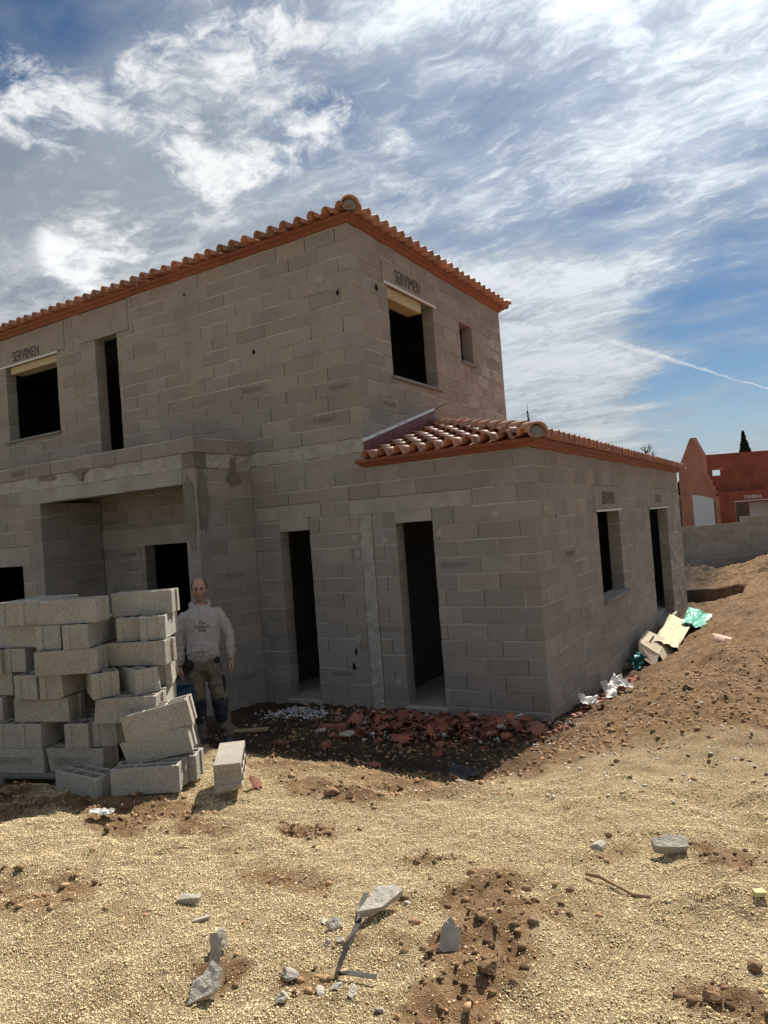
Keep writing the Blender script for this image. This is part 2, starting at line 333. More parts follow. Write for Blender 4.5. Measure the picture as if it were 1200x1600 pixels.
def build_ground():
    xs = spaced(-1.4, 6.4, .036, (-600, 600)); ys1 = spaced(-6.9, 1.2, .036, (-300, 1.2))
    ys2 = np.arange(1.2+.07, 17.5, .07); s = .07; v = ys2[-1]; l = []
    while v < 900: s *= 1.13; v += s; l.append(v)
    ys = np.concatenate([ys1[ys1 <= 1.21], ys2, np.array(l)])
    X, Y = np.meshgrid(xs, ys); nx, ny = len(xs), len(ys)
    fade = 1/(1+np.maximum(0, np.hypot(X-3, Y)-25)/20)
    Z = base_h(X, Y) + rough_h(X, Y)*fade
    me = bpy.data.meshes.new('ground'); n = nx*ny
    co = np.stack([X.ravel(), Y.ravel(), Z.ravel()], 1).astype(np.float32)
    i = np.arange(nx-1)[None, :] + np.arange(ny-1)[:, None]*nx
    q = np.stack([i, i+1, i+nx+1, i+nx], -1).reshape(-1, 4).astype(np.int32)
    me.vertices.add(n); me.vertices.foreach_set('co', co.ravel())
    me.loops.add(q.size); me.loops.foreach_set('vertex_index', q.ravel())
    me.polygons.add(len(q)); me.polygons.foreach_set('loop_start', np.arange(0, q.size, 4, dtype=np.int32)); me.polygons.foreach_set('loop_total', np.full(len(q), 4, np.int32))
    me.polygons.foreach_set('use_smooth', np.ones(len(q), bool))
    me.update(); me.validate()
    at = me.attributes.new('soil', 'FLOAT', 'POINT'); at.data.foreach_set('value', soil_mask(X, Y).ravel().astype(np.float32))
    m = bpy.data.materials.new('ground_earth'); m.use_nodes = True; nt = m.node_tree; N = nt.nodes; L = nt.links; b = N['Principled BSDF']
    b.inputs['Roughness'].default_value = .95; b.inputs['Specular IOR Level'].default_value = .15
    g = N.new('ShaderNodeNewGeometry'); P = g.outputs['Position']
    def noise(sc, det=4, rg=.6):
        k = N.new('ShaderNodeTexNoise'); L.new(P, k.inputs['Vector']); k.inputs['Scale'].default_value = sc; k.inputs['Detail'].default_value = det; k.inputs['Roughness'].default_value = rg; return k.outputs[0]
    def ramp(v, st):
        k = N.new('ShaderNodeValToRGB'); L.new(v, k.inputs[0]); e = k.color_ramp.elements
        while len(e) < len(st): e.new(.5)
        for el, (p, c) in zip(e, st): el.position = p; el.color = (*c, 1)
        return k.outputs[0]
    vo = N.new('ShaderNodeTexVoronoi'); L.new(P, vo.inputs['Vector']); vo.inputs['Scale'].default_value = 230; vo.feature = 'F1'
    vr = N.new('ShaderNodeSeparateColor'); L.new(vo.outputs['Color'], vr.inputs[0])
    grav = ramp(vr.outputs[0], [(0, (.14, .092, .045)), (.25, (.38, .275, .15)), (.6, (.58, .455, .27)), (1, (.80, .68, .46))])
    soil = ramp(noise(11, 6, .65), [(.25, (.14, .078, .038)), (.5, (.34, .212, .115)), (.75, (.51, .365, .22))])
    dust = ramp(noise(3.2, 8, .68), [(.32, (.62, .58, .54)), (.5, (.98, .96, .93)), (.7, (1.12, 1.1, 1.06))])
    dm = me.attributes.new('shade_tone', 'FLOAT', 'POINT'); dm.data.foreach_set('value', (sst(Y, -3.0, -2.1)*(1-sst(X, 2.0, 3.0))*(.6+.7*fbm(X*1.5, Y*1.5, 3, 90))).clip(0, 1).ravel().astype(np.float32))  # mask painting the house's shade into the soil colour before the front wall
    aa = N.new('ShaderNodeAttribute'); aa.attribute_name = 'soil'
    fine = noise(60, 3, .7); mm = N.new('ShaderNodeMath'); mm.operation = 'MULTIPLY_ADD'; L.new(fine, mm.inputs[0]); mm.inputs[1].default_value = .9; mm.inputs[2].default_value = -.45
    ad = N.new('ShaderNodeMath'); ad.operation = 'ADD'; ad.use_clamp = True; L.new(mm.outputs[0], ad.inputs[0]); L.new(aa.outputs['Fac'], ad.inputs[1])
    ms = N.new('ShaderNodeMapRange'); L.new(ad.outputs[0], ms.inputs[0]); ms.inputs[1].default_value = .25; ms.inputs[2].default_value = .75
    mx = N.new('ShaderNodeMix'); mx.data_type = 'RGBA'; L.new(ms.outputs[0], mx.inputs[0]); L.new(grav, mx.inputs[6]); L.new(soil, mx.inputs[7])
    my = N.new('ShaderNodeMix'); my.data_type = 'RGBA'; my.blend_type = 'MULTIPLY'; my.inputs[0].default_value = 1; L.new(mx.outputs[2], my.inputs[6]); L.new(dust, my.inputs[7])
    da = N.new('ShaderNodeAttribute'); da.attribute_name = 'shade_tone'; dk = N.new('ShaderNodeMix'); dk.data_type = 'RGBA'; L.new(da.outputs['Fac'], dk.inputs[0]); L.new(my.outputs[2], dk.inputs[6]); shadec = ramp(noise(13, 6, .65), [(.3, (.045, .032, .024)), (.7, (.12, .085, .06))]); L.new(shadec, dk.inputs[7])  # darker earth tones blended in as painted shade
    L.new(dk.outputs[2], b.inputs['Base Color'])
    hb = N.new('ShaderNodeMath'); hb.operation = 'ADD'; L.new(vo.outputs['Distance'], hb.inputs[0]); L.new(noise(45, 6, .7), hb.inputs[1])
    bn = N.new('ShaderNodeBump'); bn.inputs['Strength'].default_value = .9; bn.inputs['Distance'].default_value = .020; L.new(hb.outputs[0], bn.inputs['Height']); L.new(bn.outputs[0], b.inputs['Normal'])
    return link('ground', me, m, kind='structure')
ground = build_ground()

# ------------------------------------------------------------------ block walls
def pj(p):
    d = Vector(p) - CAM; z = d.dot(_f)
    return (600 + 1101.69*d.dot(_R)/z, 800 - 1101.69*d.dot(_U)/z, z)
BLOCKS = []   # (owner, centre of the front face, rotation, length, height, depth, seed)
def wall(name, owner, O, ang, L_, z0, z1, openings=(), plain=(), off=(.2, .5), from_end=False, th=.2, course=.2, blk=.5, zref=None, core_back=None):
    """O: lower left corner of the outer face, ang: direction of the wall; openings (u0,u1,z0,z1); plain: zones without blocks"""
    U = Vector((math.cos(ang), math.sin(ang), 0)); Nn = Vector((math.sin(ang), -math.cos(ang), 0)); O = Vector((O[0], O[1], 0))
    g = .006
    ops = [(a-g, b+g, c-g if c > z0+.01 else c, d+g) for a, b, c, d in openings]
    ub = sorted({0.0+g, L_-g, *[min(max(v, g), L_-g) for o in ops for v in o[:2]]}); zb = sorted({z0, z1-g, *[min(max(v, z0), z1-g) for o in ops for v in o[2:]]})
    def solid(i, j):
        uc = (ub[i]+ub[i+1])/2; zc = (zb[j]+zb[j+1])/2
        return not any(a < uc < b and c < zc < d for a, b, c, d in ops)
    V, F = gridsolid(ub, zb, solid, 0, 1)
    VV = []
    for u, z, k in V:
        dp = th - g if k == 0 else .022     # back / front
        VV.append(O + U*u - Nn*dp + Vector((0, 0, z)))
    core = link(name, pyd(name, VV[:3], [(0, 1, 2)]), m_mortar, owner)
    def bed(u0, u1, za_, zb2, dp):      # pointing mortar pressed into a joint
        n = len(VV)
        for dd in (dp, .03):
            for uu, zz in ((u0, za_), (u1, za_), (u1, zb2), (u0, zb2)): VV.append(O + U*uu - Nn*dd + Vector((0, 0, zz)))
        F.extend([(n, n+1, n+2, n+3), (n+1, n, n+4, n+5), (n+2, n+1, n+5, n+6), (n+3, n+2, n+6, n+7), (n, n+3, n+7, n+4)])
    rr = random.Random(hash(name) % 1000 if False else sum(map(ord, name)))
    zr = z0 if zref is None else zref
    k0 = int(math.floor((z0 - zr)/course + 1e-6)); k = k0
    holes = list(openings) + list(plain)
    while zr + k*course < z1 - .02:
        a = max(zr + k*course, z0); b = min(zr + (k+1)*course, z1)
        inter = [h for h in holes if h[2] < b - .005 and h[3] > a + .005]
        xs = sorted({0.0, L_, *[min(max(v, 0), L_) for h in inter for v in h[:2]]})
        o = off[k % 2]
        js = []
        if from_end:
            v = L_ - o
            while v > .01: js.append(v); v -= blk
        else:
            v = o
            while v < L_ - .01: js.append(v); v += blk
        js = [v + rr.uniform(-.02, .02) for v in js]
        for s0, s1 in zip(xs[:-1], xs[1:]):
            if s1 - s0 < .03: continue
            mid = (s0+s1)/2; za, zb_ = a, b; ok = True
            for h in inter:
                if h[0] < mid < h[1]:
                    if h[2] <= za + .03 and h[3] >= zb_ - .03: ok = False
                    elif h[2] > za + .03: zb_ = min(zb_, h[2])
                    else: za = max(za, h[3])
            if not ok or zb_ - za < .03: continue
            if zb_ > b - .001:
                t_ = s0
                while t_ < s1 - .01:
                    e_ = min(s1, t_ + rr.uniform(.15, .6)); bed(t_ + (.004 if t_ == s0 else 0), e_ - (.004 if e_ == s1 else 0), zb_ - .020, zb_ + .001, rr.choice((.0045, .006, .008, .012))); t_ = e_
            cut = [s0] + [v for v in sorted(js) if s0 + .07 < v < s1 - .07] + [s1]
            for c0, c1 in zip(cut[:-1], cut[1:]):
                if c0 > s0 and rr.random() < .45: bed(c0-.008, c0+.008, za + .002, zb_ - .012, rr.choice((.005, .008, .012)))
                gl = rr.choice((.002, .004, .006)) if c0 > s0 else 0.0; gr = rr.choice((.002, .004, .006)) if c1 < s1 else 0.0
                if s0 == 0 and c0 == 0: gl = 0
                ln = round(c1-c0-gl-gr, 2)
                if ln < .04: continue
                hgt = round(zb_ - za - (rr.choice((.007, .010, .013, .017)) if zb_ > b - .001 else 0), 3)
                cen = O + U*((c0+gl+c1-gr)/2) + Vector((0, 0, (za + hgt/2)))
                BLOCKS.append((core, owner, cen, ang, ln, hgt, th, rr.random(), Nn))
        k += 1
    me_ = pyd(name, VV, F); me_.materials.append(m_mortar); core.data = me_
    return core
_bm_cache = {}
def block_mesh(ln, hg, th, m, var=0):
    """block with a worn, slightly uneven outline; shared between alike blocks"""
    var = int(var*4); key = (ln, hg, th, m.name, var)
    if key in _bm_cache: return _bm_cache[key]
    rr = random.Random(var*91 + int(ln*100)); x = ln/2; z = hg/2; n = 4 if ln > .25 else 2
    out = [(-x + ln*i/n, -z) for i in range(n)] + [(x, -z), (x, 0)] + [(x - ln*i/n, z) for i in range(n)] + [(-x, z), (-x, 0)]
    V = []; k = len(out)
    for ox, oz in out: V.append((ox + rr.uniform(-.0015, .0015), .004, oz + rr.uniform(-.002, .002)))
    for ox, oz in out: e = rr.uniform(.003, .011); V.append((ox - math.copysign(e, ox) if abs(abs(ox)-x) < 1e-6 else ox, rr.uniform(-.001, .001), oz - math.copysign(rr.uniform(.003, .009), oz) if abs(abs(oz)-z) < 1e-6 else oz))
    for ox, oz in out: V.append((ox, th, oz))
    F = [tuple(range(k, 2*k)), tuple(range(2*k, 3*k))[::-1]]
    for i in range(k):
        j = (i+1) % k; F += [(i, j, k+j, k+i), (j, i, 2*k+i, 2*k+j)]
    me = pyd('block', V, F); me.materials.append(m); _bm_cache[key] = me
    return me
def lay_blocks():
    by = {}
    for b in BLOCKS: by.setdefault(b[1].name, []).append(b)
    for own, bl in by.items():
        sc = []
        for b in bl:
            p = pj(b[2])
            vis = 0
            if p[2] > 0 and -20 < p[0] < 1220 and -20 < p[1] < 1620 and b[8].dot(CAM - b[2]) > 0:
                d = (CAM - b[2]); vis = b[4]*b[5]*abs(b[8].dot(d.normalized()))/d.length_squared
            sc.append(vis)
        order = sorted(range(len(bl)), key=lambda i: -sc[i]); keep = set(i for i in order[:300] if sc[i] > 0)
        V = []; F = []
        for i, (core, o_, cen, ang, ln, hg, th, sd, nn) in enumerate(bl):
            jit = nn*((sd-.5)*.004); rot = (0, 0, ang + (sd-.5)*.006)
            if i in keep:
                o = link('block', block_mesh(ln, hg, th-.002, m_block, sd), None, core, cen + jit, rot)
            else:
                me = block_mesh(ln, hg, th-.002, m_block, sd); M = Matrix.Translation(cen+jit) @ Matrix.Rotation(rot[2], 4, 'Z')
                n = len(V); V += [tuple(M @ v.co) for v in me.vertices]; F += [tuple(n+i_ for i_ in p.vertices) for p in me.polygons]
        if V: link('remaining_blocks', pyd('remaining_blocks', V, F), m_block_i, bl[0][1], kind='stuff')

house = empty('unfinished_house', (0, 0, 0), 'two-storey unfinished concrete block house with terracotta tiled roofs', 'house')
WX = 2.2; TD = 5.3; AD = 10.85; PX = -1.93; PY = -1.09; XL = -11.0
# tower front and annex front (one plane, y = 0)
front_ops = [(.38, .90, -.03, 2.25), (-1.49, -.97, -.05, 2.25)]
front_plain = [(-1.88, -.76, 2.42, 2.62), (-1.49, -.97, 2.25, 2.42), (-.30, 1.45, 2.40, 2.60), (.38, .90, 2.25, 2.40), (-.16, .04, -.2, 2.40), (PX, 0.0, 3.2, 3.4)]
def sh(l, x): return [(a-x, b-x, c, d) for a, b, c, d in l]
w_low = wall('ground_floor_front_wall', house, (PX, 0), 0, WX-PX, -.25, 3.0, sh(front_ops, PX), sh(front_plain, PX), from_end=True, zref=0)
# tower upper front, from the floor band to the eave
up_ops = [(-7.68, -6.17, 4.31, 5.68), (-5.13, -4.58, 3.4, 5.69)]
up_plain = [(-5.50, -4.28, 5.69, 6.2), (-8.0, -5.92, 5.68, 6.2), (PX, 0, 3.2, 3.4)]
w_up = wall('tower_front_wall', house, (XL, 0), 0, -XL, 3.0, 6.2, sh(up_ops, XL), sh(up_plain, XL), from_end=True, off=(.5, .2), zref=3.0)
# tower right flank
w_ts = wall('tower_side_wall', house, (0, .2), R(90), TD-.2, 3.0, 6.2, [(.93-.2, 2.36-.2, 4.33, 5.65), (3.35-.2, 3.87-.2, 4.95, 5.62)], [(.80-.2, 2.50-.2, 5.65, 5.95)], off=(.3, .5), zref=3.0)
# annex flank
w_as = wall('annex_side_wall', house, (WX, .2), R(90), AD-.2, -.6, 3.0, [(2.78-.2, 4.21-.2, .92, 2.24), (6.86-.2, 8.92-.2, -.12, 2.21)], [(2.65-.2, 4.35-.2, 2.24, 2.6), (6.7-.2, 9.1-.2, 2.21, 2.6)], off=(.3, .55), zref=0)
# porch: flank, front with the wide opening, back wall, inner flank
w_ps = wall('porch_side_wall', house, (PX, PY+.23), R(90), -PY-.23, -.25, 3.17, [], [], off=(.3, .5), zref=0)
w_pf = wall('porch_front_wall', house, (XL, PY), 0, PX-XL, -.25, 3.17, sh([(-5.25, -2.16, -.3, 2.97), (-7.3, -5.79, .9, 2.02)], XL), sh([(-5.75, -2.16, 2.97, 3.17), (-7.5, -5.57, 2.02, 2.33)], XL), off=(.5, .2), from_end=True, zref=-.03)
w_pb = wall('porch_back_wall', house, (-5.25, .002), 0, -5.25*-1+PX, -.25, 3.0, sh([(-4.25, -3.1, -.1, 2.2)], -5.25), sh([(-5.25, -2.6, 2.2, 2.5)], -5.25), off=(.4, .15), zref=0)
w_pi = wall('porch_inner_wall', house, (-5.25, PY+.2), R(90), -PY-.2, -.25, 2.97, [], [], off=(.3, .5), zref=0)
# parapet on top of the porch
w_cf = wall('parapet_front_wall', house, (XL, PY-.02), 0, PX+.02-XL, 3.375, 3.575, [], [], off=(.5, .5), from_end=True, zref=3.375)
w_cs = wall('parapet_side_wall', house, (PX+.02, PY+.182), R(90), -PY-.182, 3.375, 3.575, [], [], off=(.45, .45), zref=3.375)
# rear and inner shell so that the rooms are closed and dark
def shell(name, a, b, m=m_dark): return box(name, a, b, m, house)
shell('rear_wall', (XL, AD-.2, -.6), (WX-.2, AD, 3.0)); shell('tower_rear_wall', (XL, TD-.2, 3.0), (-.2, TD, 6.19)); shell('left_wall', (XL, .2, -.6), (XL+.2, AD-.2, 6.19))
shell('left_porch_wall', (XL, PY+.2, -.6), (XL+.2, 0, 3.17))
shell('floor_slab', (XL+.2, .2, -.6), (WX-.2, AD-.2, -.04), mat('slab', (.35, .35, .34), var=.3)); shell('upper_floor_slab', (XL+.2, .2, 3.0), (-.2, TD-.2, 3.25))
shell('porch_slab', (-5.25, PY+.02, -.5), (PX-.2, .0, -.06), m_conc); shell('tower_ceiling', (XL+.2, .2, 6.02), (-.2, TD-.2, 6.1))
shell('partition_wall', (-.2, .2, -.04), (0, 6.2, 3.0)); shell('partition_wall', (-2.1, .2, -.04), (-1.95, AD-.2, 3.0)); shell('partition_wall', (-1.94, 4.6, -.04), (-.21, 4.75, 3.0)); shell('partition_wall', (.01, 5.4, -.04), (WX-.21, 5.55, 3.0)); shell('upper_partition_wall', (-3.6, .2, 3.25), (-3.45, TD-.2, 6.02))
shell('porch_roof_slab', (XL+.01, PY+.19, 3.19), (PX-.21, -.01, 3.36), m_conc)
shell('annex_rear_roof_slab', (XL+.2, TD, 3.0), (0, AD-.2, 3.1))
# cast concrete: lintels, chains, beam, bands
PR = .004
def lint(name, x0, x1, z0, z1, y=0.0, d=.2, m=m_conc, jit=.003, step=.15): return rough_box(name, (x0, y-PR, z0), (x1, y+d-.02, z1), m, house, jit, step, seed=int(x0*50+z0*9))
lint('lintel', -1.875, -.765, 2.425, 2.61); lint('lintel_haunch', -1.485, -.975, 2.256, 2.424)
lint('lintel', -.295, 1.445, 2.405, 2.592); lint('lintel_haunch', .385, .895, 2.256, 2.404)
lint('concrete_post', -.15, .03, -.2, 2.40, m=m_conc_r, jit=.007, step=.045)
lint('floor_band', PX+.004, .0, 3.205, 3.395, m=m_conc_r, jit=.007, step=.07)
lint('lintel', -5.495, -4.285, 5.696, 6.19, m=m_lint); lint('lintel', -7.995, -5.925, 5.70, 6.19, m=m_lint)
lint('porch_beam', -5.745, -2.165, 2.972, 3.172, PY, .22, jit=.004); lint('porch_band', XL, PX-.222, 3.176, 3.372, PY, .2, m_conc_r, .003)
rough_box('porch_band', (PX-.22, PY-.004, 3.174), (PX+.005, PY+.21, 3.372), m_wet, house, .004, .07, 4)
rough_box('porch_band', (PX-.1, PY+.212, 3.174), (PX+.005, -.004, 3.372), m_conc_r, house, .008, .06, 5)
lint('lintel', -7.495, -5.575, 2.026, 2.325, PY); lint('lintel', -5.245, -2.605, 2.206, 2.495, .002)
wall('porch_pillar', house, (PX-.23, PY), 0, .23, -.25, 3.17, off=(.6, .6), zref=0, th=.225)
# annex flank lintel boxes
def lintx(name, x, y0, y1, z0, z1, m=m_lint): return rough_box(name, (x-.18, y0, z0), (x+PR, y1, z1), m, house, .003, .15, seed=int(y0*77))
lb1 = lintx('shutter_lintel', WX, 2.655, 4.345, 2.246, 2.595); lb2 = lintx('shutter_lintel', WX, 6.705, 9.095, 2.216, 2.595); lb3 = lintx('shutter_lintel', 0, .805, 2.495, 5.656, 5.945)
# shutter boxes, rails and sills
def cyl(name, a, b, r, m, parent, n=8):
    a = Vector(a); b = Vector(b); d = (b-a); q = d.to_track_quat('Z', 'Y'); V = []; F = []
    for k, p in enumerate((a, b)):
        for i in range(n):
            t = 2*math.pi*i/n; V.append(p + q @ Vector((math.cos(t)*r, math.sin(t)*r, 0)))
    for i in range(n): F.append((i, (i+1) % n, n+(i+1) % n, n+i))
    F += [tuple(range(n))[::-1], tuple(range(n, 2*n))]
    return link(name, pyd(name, V, F, True), m, parent)
box('shutter_rail', (-7.80, -.035, 5.655), (-6.10, -.006, 5.69), m_alu, house, .004)
box('shutter_box', (-7.60, .05, 5.54), (-6.19, .30, 5.672), m_shut, house, .01)
box('window_sill', (-7.76, -.05, 4.265), (-6.14, .16, 4.303), m_sill, house, .006)
box('shutter_rail', (.006, .80, 5.615), (.035, 2.42, 5.65), m_alu, house, .004)
box('shutter_box', (-.30, .95, 5.47), (-.05, 2.05, 5.64), m_shut, house, .01)
box('window_sill', (-.18, .87, 4.285), (.05, 2.45, 4.325), m_sill, house, .006)
box('window_sill', (-.18, 3.32, 4.905), (.05, 3.93, 4.945), m_sill, house, .006)
box('shutter_rail', (WX+.006, 2.70, 2.205), (WX+.03, 4.27, 2.238), m_alu, house, .004); box('shutter_rail', (WX+.006, 6.8, 2.175), (WX+.03, 9.0, 2.205), m_alu, house, .004)
box('window_sill', (WX-.19, 2.74, .865), (WX+.07, 4.30, .915), m_sill, house, .008)
box('threshold', (WX-.22, 6.86, -.30), (WX+.05, 8.95, -.125), m_conc, house, .01); box('threshold', (.35, -.03, -.20), (.93, .2, -.035), m_conc, house, .01); box('threshold', (-1.52, -.03, -.20), (-.94, .2, -.055), m_conc, house, .01)
# lettering
def letter(txt, size, loc, rot, m, parent, sx=.62, **k):
    return link('lettering', text_mesh(txt, size, .0006, sx=sx, **k), m, parent, loc, rot)
letter('SERVIMEN', .27, (-7.02, -.012, 5.81), (R(90), 0, 0), m_ink, house, sx=.66); letter('SERVIMEN', .27, (.012, 1.55, 5.80), (R(90), 0, R(90)), m_ink, house, sx=.66)
letter('SERVIMEN', .27, (WX+.012, 3.52, 2.40), (R(90), 0, R(90)), m_ink, house, sx=.66); letter('SERVIMEN', .25, (WX+.012, 7.9, 2.38), (R(90), 0, R(90)), m_ink2, house, sx=.66)
mark = text_mesh('FERGAM71', .095, .0006, sx=.80); mark.materials.append(m_ink2)
mk = [(-.30, 4.10, 0), (-.58, 3.70, 0), (-1.78, 4.30, 0), (1.15, 1.70, 0), (.20, .92, 0), (-.58, .32, 0)]
for x, z, _ in mk: link('block_stamp', mark, None, house, (x, -.006, z), (R(90), 0, R(0)))
for y, z in ((-.45, 1.70), (-.30, .3)): link('block_stamp', mark, None, house, (PX+.006, y, z), (R(90), 0, R(90)))
for y, z in ((1.25, 1.70),): link('block_stamp', mark, None, house, (WX+.006, y, z), (R(90), 0, R(90)))
link('block_stamp', mark, None, house, (.006, .75, 3.9), (R(90), 0, R(90)))
for x, y, z in ((-4.95, .0, 2.62), (-4.62, .0, 2.08)): link('block_stamp', mark, None, house, (x, y-.006, z), (R(90), 0, 0))
link('block_stamp', mark, None, house, (-5.72, PY-.028, 3.475), (R(90), 0, 0))
for y, z in ((-.75, 2.88), (-.35, 1.7)): link('block_stamp', mark, None, house, (-5.244, y, z), (R(90), 0, R(90)))
# damp stains under the parapet drain, dark holes
def patch(name, pts, m, parent, off):
    return link(name, pyd(name, pts, [tuple(range(len(pts)))]), m, parent)
def blotch(cx, cz, rx, rz, y, axis, seed, tail=0, m=m_wet):
    rr = random.Random(seed); P = []
    for i in range(18):
        t = 2*math.pi*i/18; k = rr.uniform(.8, 1.15); u = math.cos(t)*rx*k; v = math.sin(t)*rz*k
        if tail and math.sin(t) < -.9: v -= tail
        P.append((cx+u, y, cz+v) if axis == 'y' else (y, cx+u, cz+v))
    F = pyd('stain_hole_patch', P, [tuple(range(18))]); return link('stain_hole_patch', F, m, house)
blotch(-4.20, 3.36, .17, .045, PY-.032, 'y', 3, .10); blotch(-4.2, 3.33, .05, .03, PY-.008, 'y', 5, .10)
blotch(-5.0, 3.33, .24, .04, PY-.012, 'y', 4); blotch(-3.6, 3.37, .12, .02, PY-.030, 'y', 9)
blotch(-.38, 3.04, .15, .12, PX+.010, 'x', 7); blotch(-.38, 3.2, .07, .14, PX+.014, 'x', 8); blotch(-.98, 2.75, .10, .42, PX+.010, 'x', 10)
blotch(-2.05, 2.6, .10, .55, PY-.008, 'y', 12)
m_hole = mat('hole_black', (.012, .012, .012), rough=1, var=.1)
for x, z, rx, rz in ((-.23, 5.33, .025, .04), (-1.72, 4.83, .03, .035), (-.35, .62, .02, .05), (-.40, .42, .03, .05), (-3.0, 5.95, .02, .02)): blotch(x, z, rx, rz, -.0055, 'y', int(z*100), m=m_hole)  # flat black patches paint the dark inside small wall holes
blotch(.62, 5.50, .04, .05, .0055, 'x', 77, m=m_hole)
m_mort_patch = mat('mortar_splash', (.37, .34, .30), rough=.95, var=.3, vs=20, bump=.5)
for i, (x, z) in enumerate(((-.48, 5.57), (-.62, 2.8), (-1.05, 2.83), (-.25, 2.1), (-.22, 1.9), (-.1, 1.5), (1.0, 2.1), (1.72, 2.28), (.2, 2.05), (-.3, .8), (.25, .25))): blotch(x, z, .045, .05, -.0058, 'y', i+20, m=m_mort_patch)
for i, (y, z) in enumerate(((.35, 2.3), (.85, 2.2), (1.6, .9), (.5, .6))): blotch(y, z, .05, .04, WX+.0058, 'x', i+40, m=m_mort_patch)
# steel props leaning inside the left doorway
cyl('prop', (-1.60, 1.1, 2.6), (-.85, 1.3, -.04), .03, m_steel, house); cyl('prop', (-1.95, 2.0, 1.9), (-.9, 1.4, .25), .025, m_steel, house)

# ------------------------------------------------------------------ roofs
def tile_profile(w=.23, r=.082, n=7):
    P = []
    aw = w*.62
    for i in range(n+1):
        t = math.pi*(1 - i/n); P.append((math.cos(t)*aw/2, math.sin(t)*r))
    P += [(aw/2 + (w-aw)*.5, -.022), (aw/2 + (w-aw)*.98, .0)]
    return P
def tile_mesh(name, ln=.42, w=.23, r=.082, th=.010, taper=.78, m=m_tile, prof=None):
    P = prof or tile_profile(w, r); n = len(P); V = []
    for y, k in ((0, 1.0), (ln, taper)):
        for x, z in P: V.append((x*k if y else x, y, z*(k if y else 1)))
        for x, z in P: V.append((x*k*.9 if y else x*.9, y, z*(k if y else 1) - th))
    F = []; a, b, c, d = 0, n, 2*n, 3*n
    for i in range(n-1):
        F += [(a+i, a+i+1, c+i+1, c+i), (b+i+1, b+i, d+i, d+i+1), (a+i+1, a+i, b+i, b+i+1)]
    F += [(a, c, d, b), (a+n-1, b+n-1, d+n-1, c+n-1)]
    me = pyd(name, V, F, True)
    me.materials.append(m)
    for p in me.polygons: p.use_smooth = p.index % 3 != 2
    return me
SLK = .26
SL = math.atan(SLK)
t_mesh = tile_mesh('roof_tile')
def tiles(rootp, u_dir_ang, O, n, rows, expo=.34, pitch=.23, keep=None, jit=.008, roof=None):
    """rows of tiles climbing a slope; O = low left corner at the eave, u along the eave, climbing inward"""
    ca, sa = math.cos(u_dir_ang), math.sin(u_dir_ang); rr = random.Random(int(O[0]*31+O[1]*17+n))
    for r_ in range(rows):
        for i in range(n):
            u = (i+.5)*pitch; v = r_*expo
            if keep and not keep(u, v): continue
            x = O[0] + ca*u - sa*v*math.cos(SL); y = O[1] + sa*u + ca*v*math.cos(SL); z = O[2] + v*math.sin(SL) + .02
            link('roof_tile', t_mesh, None, roof, (x + rr.uniform(-jit, jit), y + rr.uniform(-jit, jit), z + rr.uniform(-.004, .004)),
                 Euler((SL - .115 + rr.uniform(-.02, .02), rr.uniform(-.02, .02), u_dir_ang + rr.uniform(-.03, .03)), 'XYZ'))
def cornice(roof, x0, y0, x1, y1, z, name='cornice_piece', seg=1.1, out=.09, hgt=.098):
    """moulded terracotta eave course below the tiles, in separate lengths"""
    a = Vector((x0, y0, 0)); b = Vector((x1, y1, 0)); L_ = (b-a).length; U = (b-a)/L_; N_ = Vector((U.y, -U.x, 0)); n = max(1, round(L_/seg))
    prof = [(-.08, 0), (.012, 0), (.03, .018), (.05, .04), (out-.012, .052), (out, .062), (out, hgt), (-.08, hgt)]
    for i in range(n):
        s0 = L_*i/n + .0015; s1 = L_*(i+1)/n - .0015; V = []; F = []
        for s in (s0, s1):
            e = 0
            for o_, h_ in prof:
                ext = 0
                if i == 0 and s == s0: ext = -max(o_, 0)
                if i == n-1 and s == s1: ext = max(o_, 0)
                p = a + U*(s+ext) + N_*o_; V.append((p.x, p.y, z+h_))
        k = len(prof)
        for j in range(k): F.append((j, (j+1) % k, k+(j+1) % k, k+j))
        F += [tuple(range(k))[::-1], tuple(range(k, 2*k))]
        link(name, pyd(name, V, F), m_corn, roof)
def capmesh(ln=.50, r=.122, th=.016, n=8):
    P = [(math.cos(math.pi*(1-i/n))*r, math.sin(math.pi*(1-i/n))*r*.85) for i in range(n+1)]
    return tile_mesh('hip_tile', ln, r*2, r, th, .8, m_hip, P)
cap_me = capmesh()
def hip(roof, a, b, expo=.36):
    a = Vector(a); b = Vector(b); d = b-a; L_ = d.length; n = int(L_/expo)+1; az = math.atan2(-d.x, d.y); el = math.atan2(d.z, math.hypot(d.x, d.y))
    for i in range(n):
        p = a + d.normalized()*(i*expo)
        if i == 0:
            g = bmesh.new(); bmesh.ops.create_icosphere(g, subdivisions=2, radius=.095)
            for v in g.verts: v.co.y *= .35; v.co.z = max(v.co.z*.85, -.06); v.co += Vector((random.uniform(-1, 1), random.uniform(-1, 1), random.uniform(-1, 1)))*.005
            mm = bpy.data.meshes.new('mortar_plug'); g.to_mesh(mm); g.free(); link('mortar_plug', mm, m_sill, roof, (p.x + d.normalized().x*.05, p.y + d.normalized().y*.05, p.z+.005), (0, 0, az))
        link('hip_tile', cap_me, None, roof, (p.x, p.y, p.z + .012), Euler((el-.03, random.uniform(-.03, .03), az + random.uniform(-.03, .03)), 'XYZ'))
m_deck = mat('roof_deck', (.36, .15, .085), rough=.8, var=.3, vs=10)
